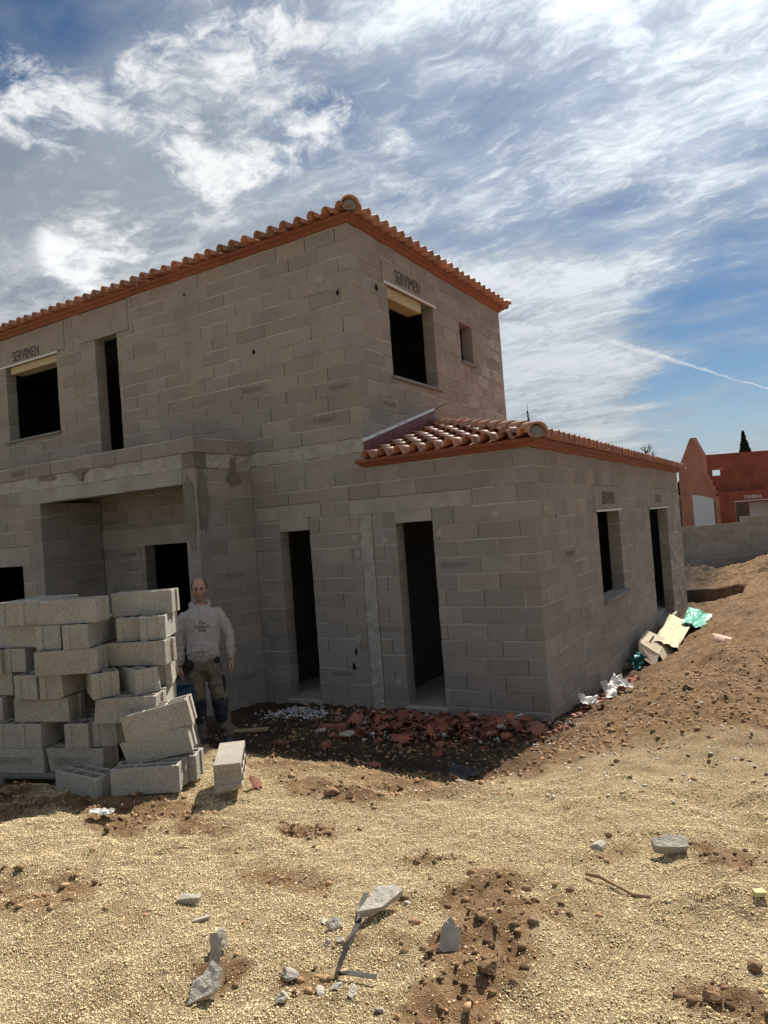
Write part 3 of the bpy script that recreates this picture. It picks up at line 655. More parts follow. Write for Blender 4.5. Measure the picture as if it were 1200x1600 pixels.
# annex roof: front slope and right slope meeting on a hip
E_ = .17; ZE = 3.108; DK = .055
ar = link('annex_roof', pyd('annex_roof', [(.0, -E_+.10, ZE-DK+.03), (WX+E_-.10, -E_+.10, ZE-DK+.03), (0, WX, ZE-DK+(WX+E_)*SLK), (WX+E_-.10, AD+.1, ZE-DK+.03), (0, AD+.1, ZE-DK+(WX+E_)*SLK)], [(0, 1, 2), (1, 3, 4, 2)]), m_deck, house)
tiles(ar, 0, (0.02, -E_-.03, ZE-.005), 11, 7, keep=lambda u, v: u + v*math.cos(SL) < WX+.14 - (.0 if v < .1 else .02), roof=ar)
tiles(ar, R(90), (WX+E_+.03, -.12, ZE-.005), 48, 2, keep=lambda u, v: u > v*.95 + .05, roof=ar)
cornice(ar, -.02, 0, WX, 0, 3.002); cornice(ar, WX, 0, WX, AD, 3.002)
hip(ar, (WX+E_-.01, -E_+.01, ZE+.030), (.12, WX-.12, ZE+.030+(WX+E_-.14)*SLK), .31)
# apron flashing against the tower with a pale batten
def strip(name, a, b, w0, w1, m, parent, th=.012, n=14, wob=.0):
    rr = random.Random(5); V = []; F = []
    a = Vector(a); b = Vector(b)
    for i in range(n+1):
        p = a.lerp(b, i/n); k = rr.uniform(-wob, wob)
        for x, dz in ((.006+th+k, w0), (.006+th*.6+k, w1), (.004, w1), (.004, w0)): V.append((p.x + x, p.y, p.z+dz))
    for i in range(n):
        for j in range(4): F.append((4*i+j, 4*i+(j+1) % 4, 4*(i+1)+(j+1) % 4, 4*(i+1)+j))
    F += [(3, 2, 1, 0), tuple(4*n+j for j in range(4))]
    return link(name, pyd(name, V, F), m, parent)
strip('flashing', (0, -.02, 3.19), (0, 2.06, 3.19+2.08*.30), -.06, .165, m_flash, ar, .03, 18, .010)
strip('flashing_batten', (0, -.03, 3.335), (0, 2.10, 3.335+2.13*.295), .0, .035, m_alu, ar, .03)
cyl('steel_rod', (.02, 2.05, ZE+.84), (.22, 2.32, ZE+1.0), .006, m_dark, ar)
# tower roof
ZT = 6.308
tr = link('tower_roof', pyd('tower_roof', [(XL, -E_+.10, ZT-.02), (E_-.10, -E_+.10, ZT-.02), (E_-.10, TD+E_-.1, ZT-.02), (XL, TD+E_-.1, ZT-.02), (-TD/2, TD/2, ZT-.05+(TD/2+E_)*SLK), (XL, TD/2, ZT-.05+(TD/2+E_)*SLK)], [(0, 1, 4, 5), (1, 2, 4), (2, 3, 5, 4), (3, 2, 1, 0)]), m_deck, house)
ntf = 42
tiles(tr, 0, (E_-.03-ntf*.23, -E_-.03, ZT-.005), ntf, 2, keep=lambda u, v: u < ntf*.23 - v*.95, roof=tr)
tiles(tr, R(90), (E_+.03, -.12, ZT-.005), 24, 2, keep=lambda u, v: u > v*.95+.05 and u < 5.6 - v, roof=tr)
cornice(tr, XL, 0, 0, 0, 6.202); cornice(tr, 0, 0, 0, TD, 6.202)
hip(tr, (E_-.01, -E_+.01, ZT+.030), (-1.4, 1.4, ZT+.030+1.55*SLK))
hip(tr, (E_-.01, TD+E_-.01, ZT+.030), (-1.4, TD-1.4, ZT+.030+1.55*SLK))
lay_blocks()
# ------------------------------------------------------------------ loose hollow blocks
BH = .19
def hollow_block(seed=0, chip=False):
    xb = [-.25, -.237, -.222, -.089, -.073, .073, .089, .222, .237, .25]; yb = [-.10, -.078, -.045, -.0095, .0095, .045, .078, .10]
    def solid(i, j):
        if i in (0, 8): return j in (0, 1, 5, 6)          # end grooves
        if i in (1, 7): return True
        if i in (3, 5): return True
        if j in (0, 3, 6): return True
        return False
    V, F = gridsolid(xb, yb, solid, .018, BH, bottom=False)
    n = len(V); V2, F2 = gridsolid(xb, yb, lambda i, j: not (i in (0, 8) and j in (2, 3, 4)), 0, .018)
    F2 = [f for f in F2 if not all(V2[k][2] > .01 for k in f)]   # drop the plate's top: rebuilt below inside the cells
    off = len(V); V += V2; F += [tuple(off+i for i in f) for f in F2]
    for i in range(9):
        for j in range(7):
            if not solid(i, j) and i not in (0, 8):
                k = len(V); V += [(xb[i], yb[j], .018), (xb[i+1], yb[j], .018), (xb[i+1], yb[j+1], .018), (xb[i], yb[j+1], .018)]; F.append((k, k+1, k+2, k+3))
    me = pyd('hollow_block', V, F); bm = bmesh.new(); bm.from_mesh(me); bmesh.ops.remove_doubles(bm, verts=bm.verts, dist=1e-4)
    bmesh.ops.dissolve_limit(bm, angle_limit=R(1), verts=bm.verts, edges=bm.edges)
    ed = [e for e in bm.edges if len(e.link_faces) == 2 and e.calc_face_angle(0) > R(40)]
    bmesh.ops.bevel(bm, geom=ed, offset=.0035, segments=1, affect='EDGES', clamp_overlap=True)
    rr = random.Random(seed)
    for v in bm.verts: v.co += Vector((rr.uniform(-1, 1), rr.uniform(-1, 1), rr.uniform(-1, 1)))*.0012
    if chip:
        c = Vector((.25*rr.choice((-1, 1)), -.10, rr.choice((0, BH))))
        for v in bm.verts:
            d = (v.co-c).length
            if d < .06: v.co += (Vector((0, 0, BH/2)) - c).normalized()*(.06-d)*.45
    bm.to_mesh(me); bm.free(); me.materials.append(m_loose); return me
HB = [hollow_block(1), hollow_block(2, True), hollow_block(3), hollow_block(4, True)]
def lblock(x, y, z, yaw, label, var=0, roll=0.0, pitch=0.0, group='loose hollow concrete blocks in the heap'):
    o = link('concrete_block', HB[var], None, None, (x, y, z), (R(pitch), R(roll), R(yaw)))
    return tag(o, label, 'concrete block', group)
RP = .191
def rz(r_): return .5 + RP*(r_-1)
PB = [
 (-.705, -4.351, 1, 18, 'stamped block lying lengthwise on the pallet at the left edge'),
 (-.203, -4.187, 1, 18, 'stamped block with a notched top edge on the right end of the pallet'),
 (-.812, -4.228, 2, 108, 'end-on block in the second layer, cut off by the left edge'),
 (-.621, -4.166, 2, 108, 'end-on block in the second layer, above the joint of the stamped blocks'),
 (-.223, -4.051, 2, 112, 'end-on block resting on the notched stamped block'),
 (-.043, -3.940, 2, 112, 'end-on block in the second layer beside the leaning blocks'),
 (-.513, -4.236, 3, 18, 'lengthwise block in the third layer under two end-on blocks'),
 (.217, -4.047, 3, 26, 'slightly turned lengthwise block just above the leaning blocks'),
 (-.641, -4.169, 4, 110, 'left one of the two end-on blocks in the fourth layer'),
 (-.424, -4.098, 4, 110, 'right one of the two end-on blocks in the fourth layer'),
 (-0.104, -4.047, 4, 150, 'twisted end-on block under the overhanging lengthwise block'),
 (0.113, -3.882, 4, 160, 'twisted block showing a long side and an end, fourth layer'),
 (-.224, -4.213, 5, 28, 'lengthwise block jutting out in the fifth layer'),
 (0.13, -3.83, 5, 22, 'lengthwise block in the fifth layer beside the man'),
 (-.445, -4.115, 6, 118, 'left one of the pair of end-on blocks near the top'),
 (-.216, -4.041, 6, 118, 'right one of the pair of end-on blocks near the top'),
 (-.30, -3.72, 6, 22, 'half hidden block set back in the sixth layer'),
 (-0.04, -3.69, 6, 120, 'end-on block in the sixth layer set back, left of the outer one'),
 (0.13, -3.63, 6, 126, 'outermost end-on block in the sixth layer near the man'),
 (-.246, -4.154, 7, 24, 'topmost front block, lying lengthwise with its right end showing'),
 (0.035, -3.675, 7, 30, 'topmost block at the right, level with the man\'s chest'),
 (-0.872, -4.121, 7, 108, 'grooved end-on block on top at the left edge'),
 (-0.693, -4.063, 7, 108, 'grooved end-on block on top beside the long front block'),
 (-0.86, -4.195, 6, 14, 'lengthwise block under the grooved top blocks at the left'),
 (-0.864, -4.097, 5, 108, 'shaded end-on block deep in the left side of the heap'),
 (-1.114, -4.315, 4, 18, 'shaded lengthwise block below the left column'),
 (-1.168, -4.375, 3, 18, 'low shaded block at the far left of the heap'),
 (0.075, -3.58, 4, 132, 'end-on block at the back right of the fourth layer'),
 (0.1, -3.66, 3, 128, 'grooved block end peeking out behind the turned block'),
]
for i, (x, y, r_, yaw, lab) in enumerate(PB): lblock(x, y, rz(r_), yaw, lab, i % 4)
# inner blocks that carry the back of the heap
for x, y, r_, yaw in ((.10, -3.72, 1, 18), (.10, -3.65, 2, 18), (-.36, -3.75, 1, 18), (-.36, -3.72, 2, 18), (-.40, -3.70, 3, 18), (-.38, -3.66, 4, 18), (-.38, -3.66, 5, 18), (-.86, -3.92, 1, 18), (-.85, -3.70, 2, 18)):
    lblock(x, y, rz(r_), yaw, 'shaded block in the dark core of the heap', 0)
for x, y, r_, yaw, lab in ((-1.20, -4.50, 1, 18, 'bottom block of the heap just outside the left edge'), (-1.16, -4.30, 2, 18, 'second layer block just outside the left edge'), (-1.04, -4.196, 5, 108, 'end-on block at the very left edge of the fifth layer'), (-1.35, -4.35, 6, 14, 'sixth layer block cut off by the left edge')):
    lblock(x, y, rz(r_), yaw, lab, 0)
# fallen blocks in front
lblock(.555, -4.185, .435, 29, 'upright hollow block lying across the front, sunlit right end', 0)
lblock(.50, -3.965, .43, 29, 'block standing just behind the front hollow block', 2)
lblock(.51, -4.02, .620, 35, 'lower one of the two tilted blocks with sunlit ends', 1, roll=-9.5)
lblock(.52, -4.01, .815, 36, 'upper one of the two tilted blocks with sunlit ends', 2, roll=-10.5)
lblock(.043, -4.335, .375, 178, 'hollow block standing cornerwise at the foot of the heap', 0, roll=0)
def axis_block(c, ax, zax, label, var):
    ax = Vector(ax).normalized(); zax = Vector(zax); zax = (zax - ax*zax.dot(ax)).normalized(); ya = zax.cross(ax)
    M = Matrix((ax, ya, zax)).transposed().to_4x4()
    o = link('concrete_block', HB[var], None, None); o.matrix_world = Matrix.Translation(c) @ M
    return tag(o, label, 'concrete block', 'loose hollow concrete blocks in the heap')
axis_block((1.015, -3.965, .570), (-.625, .78, 0.02), (.78, .625, .0), 'single block lying apart on the ground, its cells facing right', 3)
# stamp on the two bottom blocks
st = text_mesh('LEPREDEM2', .072, .0006, sx=.9); st.materials.append(m_ink2)
for o in [o for o in bpy.data.objects if o.get('label', '').startswith('stamped block')]:
    link('block_stamp', st, None, o, (-.02, -.1018, .095), (R(90), 0, 0))
# pallet
pal = empty('pallet', (-.30, -4.05, .37), 'grey weathered wooden pallet under the heap of blocks', 'pallet', rot=(0, 0, R(18)))
m_pal = mat('pallet_wood', (.20, .19, .175), rough=.9, var=.5, vs=15, bump=.3)
for i in range(7): box('deck_board', (-.75, -.28+i*.15, .108), (.58, -.28+i*.15+.10, .128), m_pal, pal)
for x in (-.7, -.1, .48):
    for y in (-.27, .18, .62): box('pallet_foot', (x, y, .02), (x+.10, y+.12, .090), m_pal, pal)
for y in (-.27, .18, .62): box('stringer_board', (-.75, y, .0895), (.58, y+.1, .1075), m_pal, pal)

# ------------------------------------------------------------------ worker
def remesh(V, F, vox, smooth=4, name='m'):
    me = pyd(name, V, F); o = bpy.data.objects.new('tmp', me); COL.objects.link(o)
    md = o.modifiers.new('r', 'REMESH'); md.mode = 'VOXEL'; md.voxel_size = vox; md.use_smooth_shade = True
    if smooth: s = o.modifiers.new('s', 'SMOOTH'); s.iterations = smooth; s.factor = .5
    dg = bpy.context.evaluated_depsgraph_get(); dg.update()
    out = bpy.data.meshes.new_from_object(o.evaluated_get(dg)); bpy.data.objects.remove(o); out.name = name
    for p in out.polygons: p.use_smooth = True
    return out
class Geo:
    def __init__(s): s.V = []; s.F = []
    def tube(s, pts, n=14):
        """pts: (x,y,z, rx, ry) cross sections; frames follow the path, rx along local x"""
        k0 = len(s.V); P = [Vector(p[:3]) for p in pts]; m_ = len(P)
        for i, p in enumerate(pts):
            t = (P[min(i+1, m_-1)] - P[max(i-1, 0)]).normalized()
            a = Vector((1, 0, 0)); a = (a - t*a.dot(t))
            if a.length < .3: a = Vector((0, 0, 1)) - t*t.z
            a.normalize(); b = t.cross(a)
            for j in range(n):
                th = 2*math.pi*j/n; s.V.append(P[i] + a*math.cos(th)*p[3] + b*math.sin(th)*p[4])
        for i in range(m_-1):
            for j in range(n): s.F.append((k0+i*n+j, k0+i*n+(j+1) % n, k0+(i+1)*n+(j+1) % n, k0+(i+1)*n+j))
        s.F.append(tuple(k0+j for j in range(n))[::-1]); s.F.append(tuple(k0+(m_-1)*n+j for j in range(n)))
    def ell(s, c, r, n=12, m_=8, rot=None):
        k0 = len(s.V); q = rot or Matrix.Identity(3); c = Vector(c)
        s.V.append(c + q @ Vector((0, 0, -r[2])))
        for i in range(1, m_):
            ph = math.pi*i/m_ - math.pi/2
            for j in range(n):
                th = 2*math.pi*j/n; s.V.append(c + q @ Vector((math.cos(ph)*math.cos(th)*r[0], math.cos(ph)*math.sin(th)*r[1], math.sin(ph)*r[2])))
        s.V.append(c + q @ Vector((0, 0, r[2]))); top = len(s.V)-1
        for j in range(n): s.F.append((k0, k0+1+(j+1) % n, k0+1+j)); s.F.append((top, top-n+j, top-n+(j+1) % n))
        for i in range(m_-2):
            for j in range(n): a = k0+1+i*n+j; b = k0+1+i*n+(j+1) % n; s.F.append((a, b, b+n, a+n))
def ripple(me, amp, fx, fy, fz, seed=1, zr=None, ridge=False):
    n = len(me.vertices); co = np.zeros(n*3, np.float32); me.vertices.foreach_get('co', co); co = co.reshape(-1, 3)
    no = np.zeros(n*3, np.float32); me.vertices.foreach_get('normal', no); no = no.reshape(-1, 3)
    f = fbm(co[:, 0]*fx + co[:, 1]*fy*.7 + 40, co[:, 2]*fz + co[:, 1]*fy*.5 + 40, 3, seed) - .5
    if ridge: f = .22 - np.abs(f)*2.2; f = np.where(f > 0, f*1.6, f)
    if zr is not None: f = f*zr(co)
    co += no*(f*amp*2)[:, None]; me.vertices.foreach_set('co', co.ravel()); me.update()
def hand(G, w, side, down=Vector((0, 0, -1))):
    """palm and five fingers hanging from the wrist; side=-1 thumb toward +x ... thumbs point forward (-y)"""
    w = Vector(w)
    G.tube([(w.x, w.y, w.z+.03, .022, .028), (w.x, w.y, w.z, .019, .027), (w.x+side*.004, w.y-.005, w.z-.045, .017, .040), (w.x+side*.002, w.y-.006, w.z-.085, .015, .042)], 10)
    for i, (oy, ln, r_) in enumerate(((-.036, .070, .0095), (-.013, .078, .010), (.010, .073, .0095), (.031, .058, .0085))):
        b = w + Vector((side*.003, oy-.006, -.075)); i_ = -side
        p1 = b + Vector((i_*.006, -.002, -ln*.45)); p2 = p1 + Vector((i_*.016, -.003, -ln*.32)); p3 = p2 + Vector((i_*.018, -.002, -ln*.18))
        G.tube([(*b, r_, r_), (*p1, r_, r_), (*p2, r_*.92, r_*.92), (*p3, r_*.7, r_*.7)], 8)
    b = w + Vector((-side*.006, -.028, -.020)); p1 = b + Vector((-side*.014, -.026, -.032)); p2 = p1 + Vector((-side*.006, -.012, -.030)); p3 = p2 + Vector((0, -.002, -.018))
    G.tube([(*b, .014, .014), (*p1, .0125, .0125), (*p2, .011, .011), (*p3, .008, .008)], 8)
def worker(loc, rotz):
    root = empty('person', loc, 'man in a pale grey hoodie and khaki work trousers standing by the porch wall', 'person', rot=(0, 0, rotz))
    m_skin = mat('skin', (.42, .235, .17), rough=.55, var=.2, vs=25, spec=.35); m_hair = mat('hair', (.035, .028, .025), rough=.8, var=.4, vs=80)
    m_hood = mat('hoodie_cloth', (.395, .365, .355), rough=.95, var=.16, vs=9, speck=.15, ss_=500, bump=.25, bs=60, spec=.1)
    m_kh = mat('khaki_cloth', (.17, .145, .11), rough=.95, var=.4, vs=9, bump=.3, bs=50, spec=.1, stain=.4, stcol=(.26, .23, .19), sts=9)
    m_nv = mat('navy_cloth', (.030, .036, .048), rough=.95, var=.6, vs=14, bump=.3, bs=50, spec=.1, stain=.6, stcol=(.13, .125, .12), sts=10)
    m_shoe = mat('shoe_leather', (.075, .075, .085), rough=.8, var=.5, vs=20, stain=.4, stcol=(.20, .19, .17), sts=18); m_sole = mat('shoe_sole', (.2, .19, .18), rough=.9)
    AL = [(-.180, .01, 1.375), (-.235, .02, 1.13), (-.245, -.015, .86)]   # image-left arm
    AR = [(.185, .01, 1.375), (.265, .025, 1.13), (.285, -.015, .885)]
    LL = [(-.085, .0, .86), (-.085, -.012, .47), (-.075, .012, .075)]; LR = [(.090, .0, .86), (.135, -.012, .47), (.185, .012, .075)]
    # body: one continuous surface
    G = Geo()
    G.tube([(0, .01, .80, .10, .08), (0, .0, .95, .12, .085), (0, .0, 1.10, .135, .10), (0, .0, 1.28, .15, .10), (0, .005, 1.38, .13, .08), (0, .015, 1.455, .07, .06)])
    G.tube([(0, .02, 1.42, .062, .062), (0, .008, 1.50, .056, .060), (0, .0, 1.58, .054, .062)])
    for A in (AL, AR): G.tube([(A[0][0]*.8, .01, A[0][2]-.01, .035, .04), (*A[1], .034, .034), (*A[2], .026, .030)])
    for Lg in (LL, LR): G.tube([(Lg[0][0]*.8, .0, .84, .060, .065), (*Lg[1], .045, .05), (*Lg[2], .038, .045)]); G.tube([(Lg[2][0], .02, .05, .030, .030), (Lg[2][0]*1.1, -.07, .035, .028, .02)])
    hand(G, AL[2], -1); hand(G, AR[2], 1)
    hz = 1.638
    G.ell((0, .012, hz+.018), (.076, .096, .098), 18, 12); G.ell((0, -.012, hz-.045), (.062, .074, .075), 16, 10); G.ell((0, -.05, hz-.098), (.034, .030, .026))
    G.ell((0, -.078, hz+.018), (.050, .014, .010)); G.ell((0, -.098, hz-.018), (.013, .018, .026)); G.ell((0, -.106, hz-.030), (.017, .012, .010)); G.ell((0, -.084, hz-.063), (.024, .010, .006)); G.ell((0, -.082, hz-.074), (.020, .010, .006))
    for s in (-1, 1): G.ell((s*.078, .012, hz-.012), (.010, .020, .032)); G.ell((s*.040, -.062, hz-.022), (.022, .020, .018))
    me = remesh(G.V, G.F, .0055, 3, 'body'); body = link('body', me, m_skin, root)
    me.materials.append(mat('skin_stubble', (.27, .165, .125), rough=.7, var=.4, vs=60, spec=.2))
    for p in me.polygons:
        c = p.center
        if c.z > 1.50 and c.y < .03 and c.z < hz-.042-.35*max(0, c.y+.06) and c.z > hz-.14: p.material_index = 1
    sc = Geo()
    for s in (-1, 1):
        e = Geo(); e.ell((s*.030, -.0815, hz+.001), (.011, .008, .006)); link('eye', pyd('eye', e.V, e.F, True), mat('eye', (.05, .04, .035), rough=.3), root)
        e = Geo(); e.tube([(s*.014, -.0925, hz+.017, .003, .004), (s*.032, -.092, hz+.022, .004, .005), (s*.050, -.080, hz+.016, .003, .003)], 6); link('eyebrow', pyd('eyebrow', e.V, e.F, True), m_hair, root)
    # hair: sides and back, bald on top; short stubble on the jaw
    g = Geo(); g.ell((0, .016, hz+.022), (.0825, .1005, .1005), 40, 28); hm = pyd('hair', g.V, g.F, True); bm = bmesh.new(); bm.from_mesh(hm)
    kill = []
    for v in bm.verts:
        x, y, z = v.co.x, v.co.y-.016, v.co.z-hz-.022
        front = y < -.045 - .02*max(0, -z)/.1 + (.0 if z < .03 else .015); low = z < -.062 + (.0 if y > 0 else .03); top = z > .072 and y < .055 or (abs(x) < .045 and z > .03 and y < .03)
        if front or low or top: kill.append(v)
        else: v.co += Vector((x, y, z)).normalized()*random.uniform(-.002, .004)
    bmesh.ops.delete(bm, geom=kill, context='VERTS'); r_ = bmesh.ops.solidify(bm, geom=bm.faces[:], thickness=.010); bm.to_mesh(hm); bm.free(); link('hair', hm, m_hair, root)
    # hoodie
    G = Geo()
    G.tube([(0, -.004, .905, .140, .108), (0, -.010, .935, .168, .130), (0, -.010, 1.00, .173, .134), (0, -.008, 1.12, .170, .128), (0, -.004, 1.26, .184, .128), (0, .004, 1.36, .188, .115), (0, .010, 1.41, .165, .100), (0, .012, 1.445, .115, .085), (0, .015, 1.475, .075, .072)], 22)
    for s, A in ((-1, AL), (1, AR)):
        e = Vector(A[1]); w = Vector(A[2]); a = Vector(A[0])
        G.tube([(a.x-s*.09, a.y, a.z+.025, .05, .075), (a.x-s*.02, a.y, a.z+.005, .058, .076), (a.x+s*.022, a.y, a.z-.08, .060, .072), (e.x, e.y, e.z+.03, .056, .064), (e.x+s*.002, e.y, e.z-.06, .057, .062), (w.x, w.y+.005, w.z+.075, .050, .054), (w.x, w.y, w.z+.055, .043, .047), (w.x, w.y, w.z+.012, .040, .044)], 14)
    # hood lying round the neck
    for i in range(22):
        t = math.pi*2*i/22; c, s_ = math.cos(t), math.sin(t)
        fr = max(0, -s_)
        G.ell((c*(.086-.012*fr), .030+s_*.088, 1.475 + .022*s_ - .035*fr**2), (.030, .034, .026+.012*max(0, s_)), 8, 6)
    G.ell((0, .135, 1.40), (.10, .05, .10))
    # kangaroo pocket
    G.tube([(0, -.142, .955, .13, .018), (0, -.148, 1.03, .115, .016), (0, -.138, 1.10, .075, .012)], 14)
    me = remesh(G.V, G.F, .0085, 4, 'hoodie')
    ripple(me, .010, 9, 8, 4, 3); ripple(me, .012, 13, 9, 6, 5, None, True); ripple(me, .009, 9, 9, 15, 9, lambda c: sst(np.abs(c[:, 2]-1.0), .18, .02), True); ripple(me, .009, 5, 5, 30, 6, lambda c: (np.abs(c[:, 0]) > .20)*(c[:, 2] < 1.12)*1.0); ripple(me, .007, 14, 10, 12, 8, lambda c: (c[:, 2] < 1.05)*1.0)
    hood = link('hoodie', me, m_hood, root)
    from mathutils.bvhtree import BVHTree
    bv = BVHTree.FromPolygons([v.co.copy() for v in me.vertices], [tuple(p.vertices) for p in me.polygons])
    for txt, z, sz in (('The', 1.300, .047), ('Cowboys', 1.262, .047), ('Club', 1.224, .047)):
        tm = text_mesh(txt, sz, 0, sx=.82, bold=.0008, space=1.12)
        bm = bmesh.new(); bm.from_mesh(tm); bmesh.ops.subdivide_edges(bm, edges=bm.edges, cuts=1); bm.to_mesh(tm); bm.free()
        for v in tm.vertices:
            x, zz = v.co.x + .008, v.co.y + z; h = bv.ray_cast(Vector((x, -1, zz)), Vector((0, 1, 0)))
            v.co = Vector((x, (h[0].y if h[0] else -.14) - .0022, zz))
        link('lettering', tm, mat('hoodie_print', (.035, .04, .055), rough=.9), hood)
    # trousers
    G = Geo()
    G.tube([(0, .0, .955, .150, .112), (0, .002, .90, .160, .120), (0, .005, .82, .168, .125), (0, .005, .765, .120, .105)], 20)
    for s, Lg in ((-1, LL), (1, LR)):
        h, k, a = [Vector(v) for v in Lg]
        G.tube([(h.x*.95, .004, .86, .090, .115), (h.x, .002, .74, .092, .105), ((h.x+k.x)/2, -.006, .60, .084, .092), (k.x, k.y, .49, .076, .084), (k.x, k.y+.004, .40, .073, .080), ((k.x+a.x)/2, .004, .27, .072, .080), (a.x, .010, .15, .068, .080), (a.x, .006, .085, .066, .082)], 16)
    me = remesh(G.V, G.F, .0085, 3, 'trousers'); ripple(me, .014, 9, 8, 5, 11); ripple(me, .016, 11, 9, 9, 14, None, True); ripple(me, .012, 5, 5, 24, 13, lambda c: (c[:, 2] < .30)*1.0)
    tro = link('trousers', me, m_kh, root)
    G = Geo(); G.tube([(0, .0, .952, .152, .115), (0, .0, .915, .163, .123)], 24); link('belt', pyd('belt', G.V, G.F, True), m_nv, root)
    box('buckle', (-.02, -.128, .918), (.03, -.119, .950), mat('buckle', (.05, .05, .05), rough=.4, metal=.6), root)
    for s, Lg in ((-1, LL), (1, LR)):
        k = Vector(Lg[1]); a = Vector(Lg[2])
        G = Geo(); G.tube([(k.x, k.y-.004, .50, .079, .087), (k.x+.002*s, k.y-.004, .44, .081, .092), (k.x+.003*s, k.y-.002, .34, .078, .088), ((k.x*.6+a.x*.4), .001, .26, .074, .083)], 18)
        me = remesh(G.V, G.F, .008, 2, 'knee_panel'); ripple(me, .010, 9, 9, 14, 21); link('knee_panel', me, m_nv, tro)
    G = Geo(); G.ell((-.135, -.070, .865), (.045, .035, .055)); link('pocket', remesh(G.V, G.F, .008, 2, 'pocket'), m_nv, tro)
    G = Geo(); G.ell((.125, -.072, .895), (.040, .030, .040)); link('pocket', remesh(G.V, G.F, .008, 2, 'pocket'), m_nv, tro)
    G = Geo(); G.ell((.185, -.005, .635), (.022, .06, .085)); link('cargo_pocket', remesh(G.V, G.F, .008, 2, 'cargo_pocket'), m_nv, tro)
    # shoes
    for s, Lg, ang in ((-1, LL, .45), (1, LR, .25)):
        G = Geo(); ax = Lg[2][0]
        G.tube([(0, .085, .045, .030, .028), (0, .06, .052, .040, .042), (0, .0, .058, .042, .052), (0, -.06, .048, .046, .040), (0, -.12, .038, .048, .030), (0, -.165, .032, .038, .022), (0, -.182, .028, .018, .012)], 14); G.tube([(0, .03, .05, .042, .05), (0, .025, .115, .045, .055)], 14)
        M = Matrix.Rotation(ang*-s*-1 if False else (-ang if s < 0 else ang), 3, 'Z')
        V = [M @ Vector(v) + Vector((ax, .005, 0)) for v in G.V]; sh_ = link('shoe', remesh(V, G.F, .007, 3, 'shoe'), m_shoe, root)
        G = Geo(); G.tube([(0, .09, .010, .028, .010), (0, .05, .010, .042, .011), (0, -.05, .010, .046, .011), (0, -.13, .010, .050, .011), (0, -.185, .012, .026, .010)], 10)
        V = [M @ Vector(v) + Vector((ax, .005, 0)) for v in G.V]; link('sole', remesh(V, G.F, .006, 2, 'sole'), m_sole, sh_)
    return root
worker((-.72, -2.33, H(-.72, -2.33)-.004), R(43))
# blue barrow tray half hidden behind the heap
m_blue = mat('blue_tub', (.02, .06, .10), rough=.6, var=.3, vs=6)
tub_me = bpy.data.meshes.new('tub'); bm = bmesh.new()
V, F = boxdata(-.16, .16, -.20, .20, 0, .30); vs = [bm.verts.new(v) for v in V]; [bm.faces.new([vs[i] for i in f]) for f in F]
for v in bm.verts:
    if v.co.z > .1: v.co.x *= 1.15; v.co.y *= 1.15
bm.faces.ensure_lookup_table(); tf = bm.faces[1]; bmesh.ops.inset_individual(bm, faces=[tf], thickness=.02); bmesh.ops.translate(bm, verts=list(tf.verts), vec=(0, 0, -.24))
bmesh.ops.bevel(bm, geom=bm.edges[:], offset=.006, segments=2, affect='EDGES')
bm.to_mesh(tub_me); bm.free()
tub = link('plastic_tub', tub_me, m_blue, None, (-.62, -2.95, H(-.62, -2.95)+.24), (0, 0, R(20))); tag(tub, 'dark blue plastic tub between the block heap and the man', 'tub')
lblock(-.62, -2.95, H(-.62, -2.95)-.01, 20, 'block under the blue tub beside the man', 0)
# ------------------------------------------------------------------ rubble, shards and litter
def rock_mesh(seed, n=3, rough=.35, flat=1.0, cuts=5):
    bm = bmesh.new(); bmesh.ops.create_icosphere(bm, subdivisions=n, radius=1); rr = random.Random(seed)
    for _ in range(cuts):       # broken facets
        d = Vector((rr.uniform(-1, 1), rr.uniform(-1, 1), rr.uniform(-1, 1))).normalized(); h = rr.uniform(.35, .75)
        for v in bm.verts:
            k = v.co.dot(d)
            if k > h: v.co -= d*(k-h)
    for v in bm.verts:
        f = float(fbm(v.co.x*2.4+seed+30, v.co.y*2.4+v.co.z*1.9+30, 4, seed, .6))-.5
        v.co += v.co.normalized()*(f*rough*1.6+rr.uniform(-.02, .02)); v.co.z *= flat
    me = bpy.data.meshes.new('rock'); bm.to_mesh(me); bm.free(); return me
def slab_mesh(seed, pts, th, name='slab', jit=.004, k=.74):
    """broken flat piece: irregular outline, real thickness, crumbly faces and edges"""
    rr = random.Random(seed); bm = bmesh.new()
    lo = [bm.verts.new((x*k*rr.uniform(.86, 1), y*k*rr.uniform(.86, 1), -th/2)) for x, y in pts]; up = [bm.verts.new((x*k, y*k, th/2)) for x, y in pts]; n = len(pts)
    bm.faces.new(up); bm.faces.new(lo[::-1])
    for i in range(n): j = (i+1) % n; bm.faces.new((lo[i], lo[j], up[j], up[i]))
    bmesh.ops.triangulate(bm, faces=bm.faces[:])
    for _ in range(3):
        le = [e for e in bm.edges if e.calc_length() > .02]
        if le: bmesh.ops.subdivide_edges(bm, edges=le, cuts=1); bmesh.ops.triangulate(bm, faces=[f for f in bm.faces if len(f.verts) > 3])
    bm.normal_update()
    for v in bm.verts:
        c = v.co; f = float(fbm(c.x*40+seed*7+60, c.y*40+c.z*31+60, 3, seed))-.5; g = float(fbm(c.x*14+seed*3+60, c.y*14+c.z*9+60, 2, seed+4))-.5
        v.co = c + v.normal*(f*.012+g*.014)
    me = bpy.data.meshes.new(name); bm.to_mesh(me); bm.free(); return me
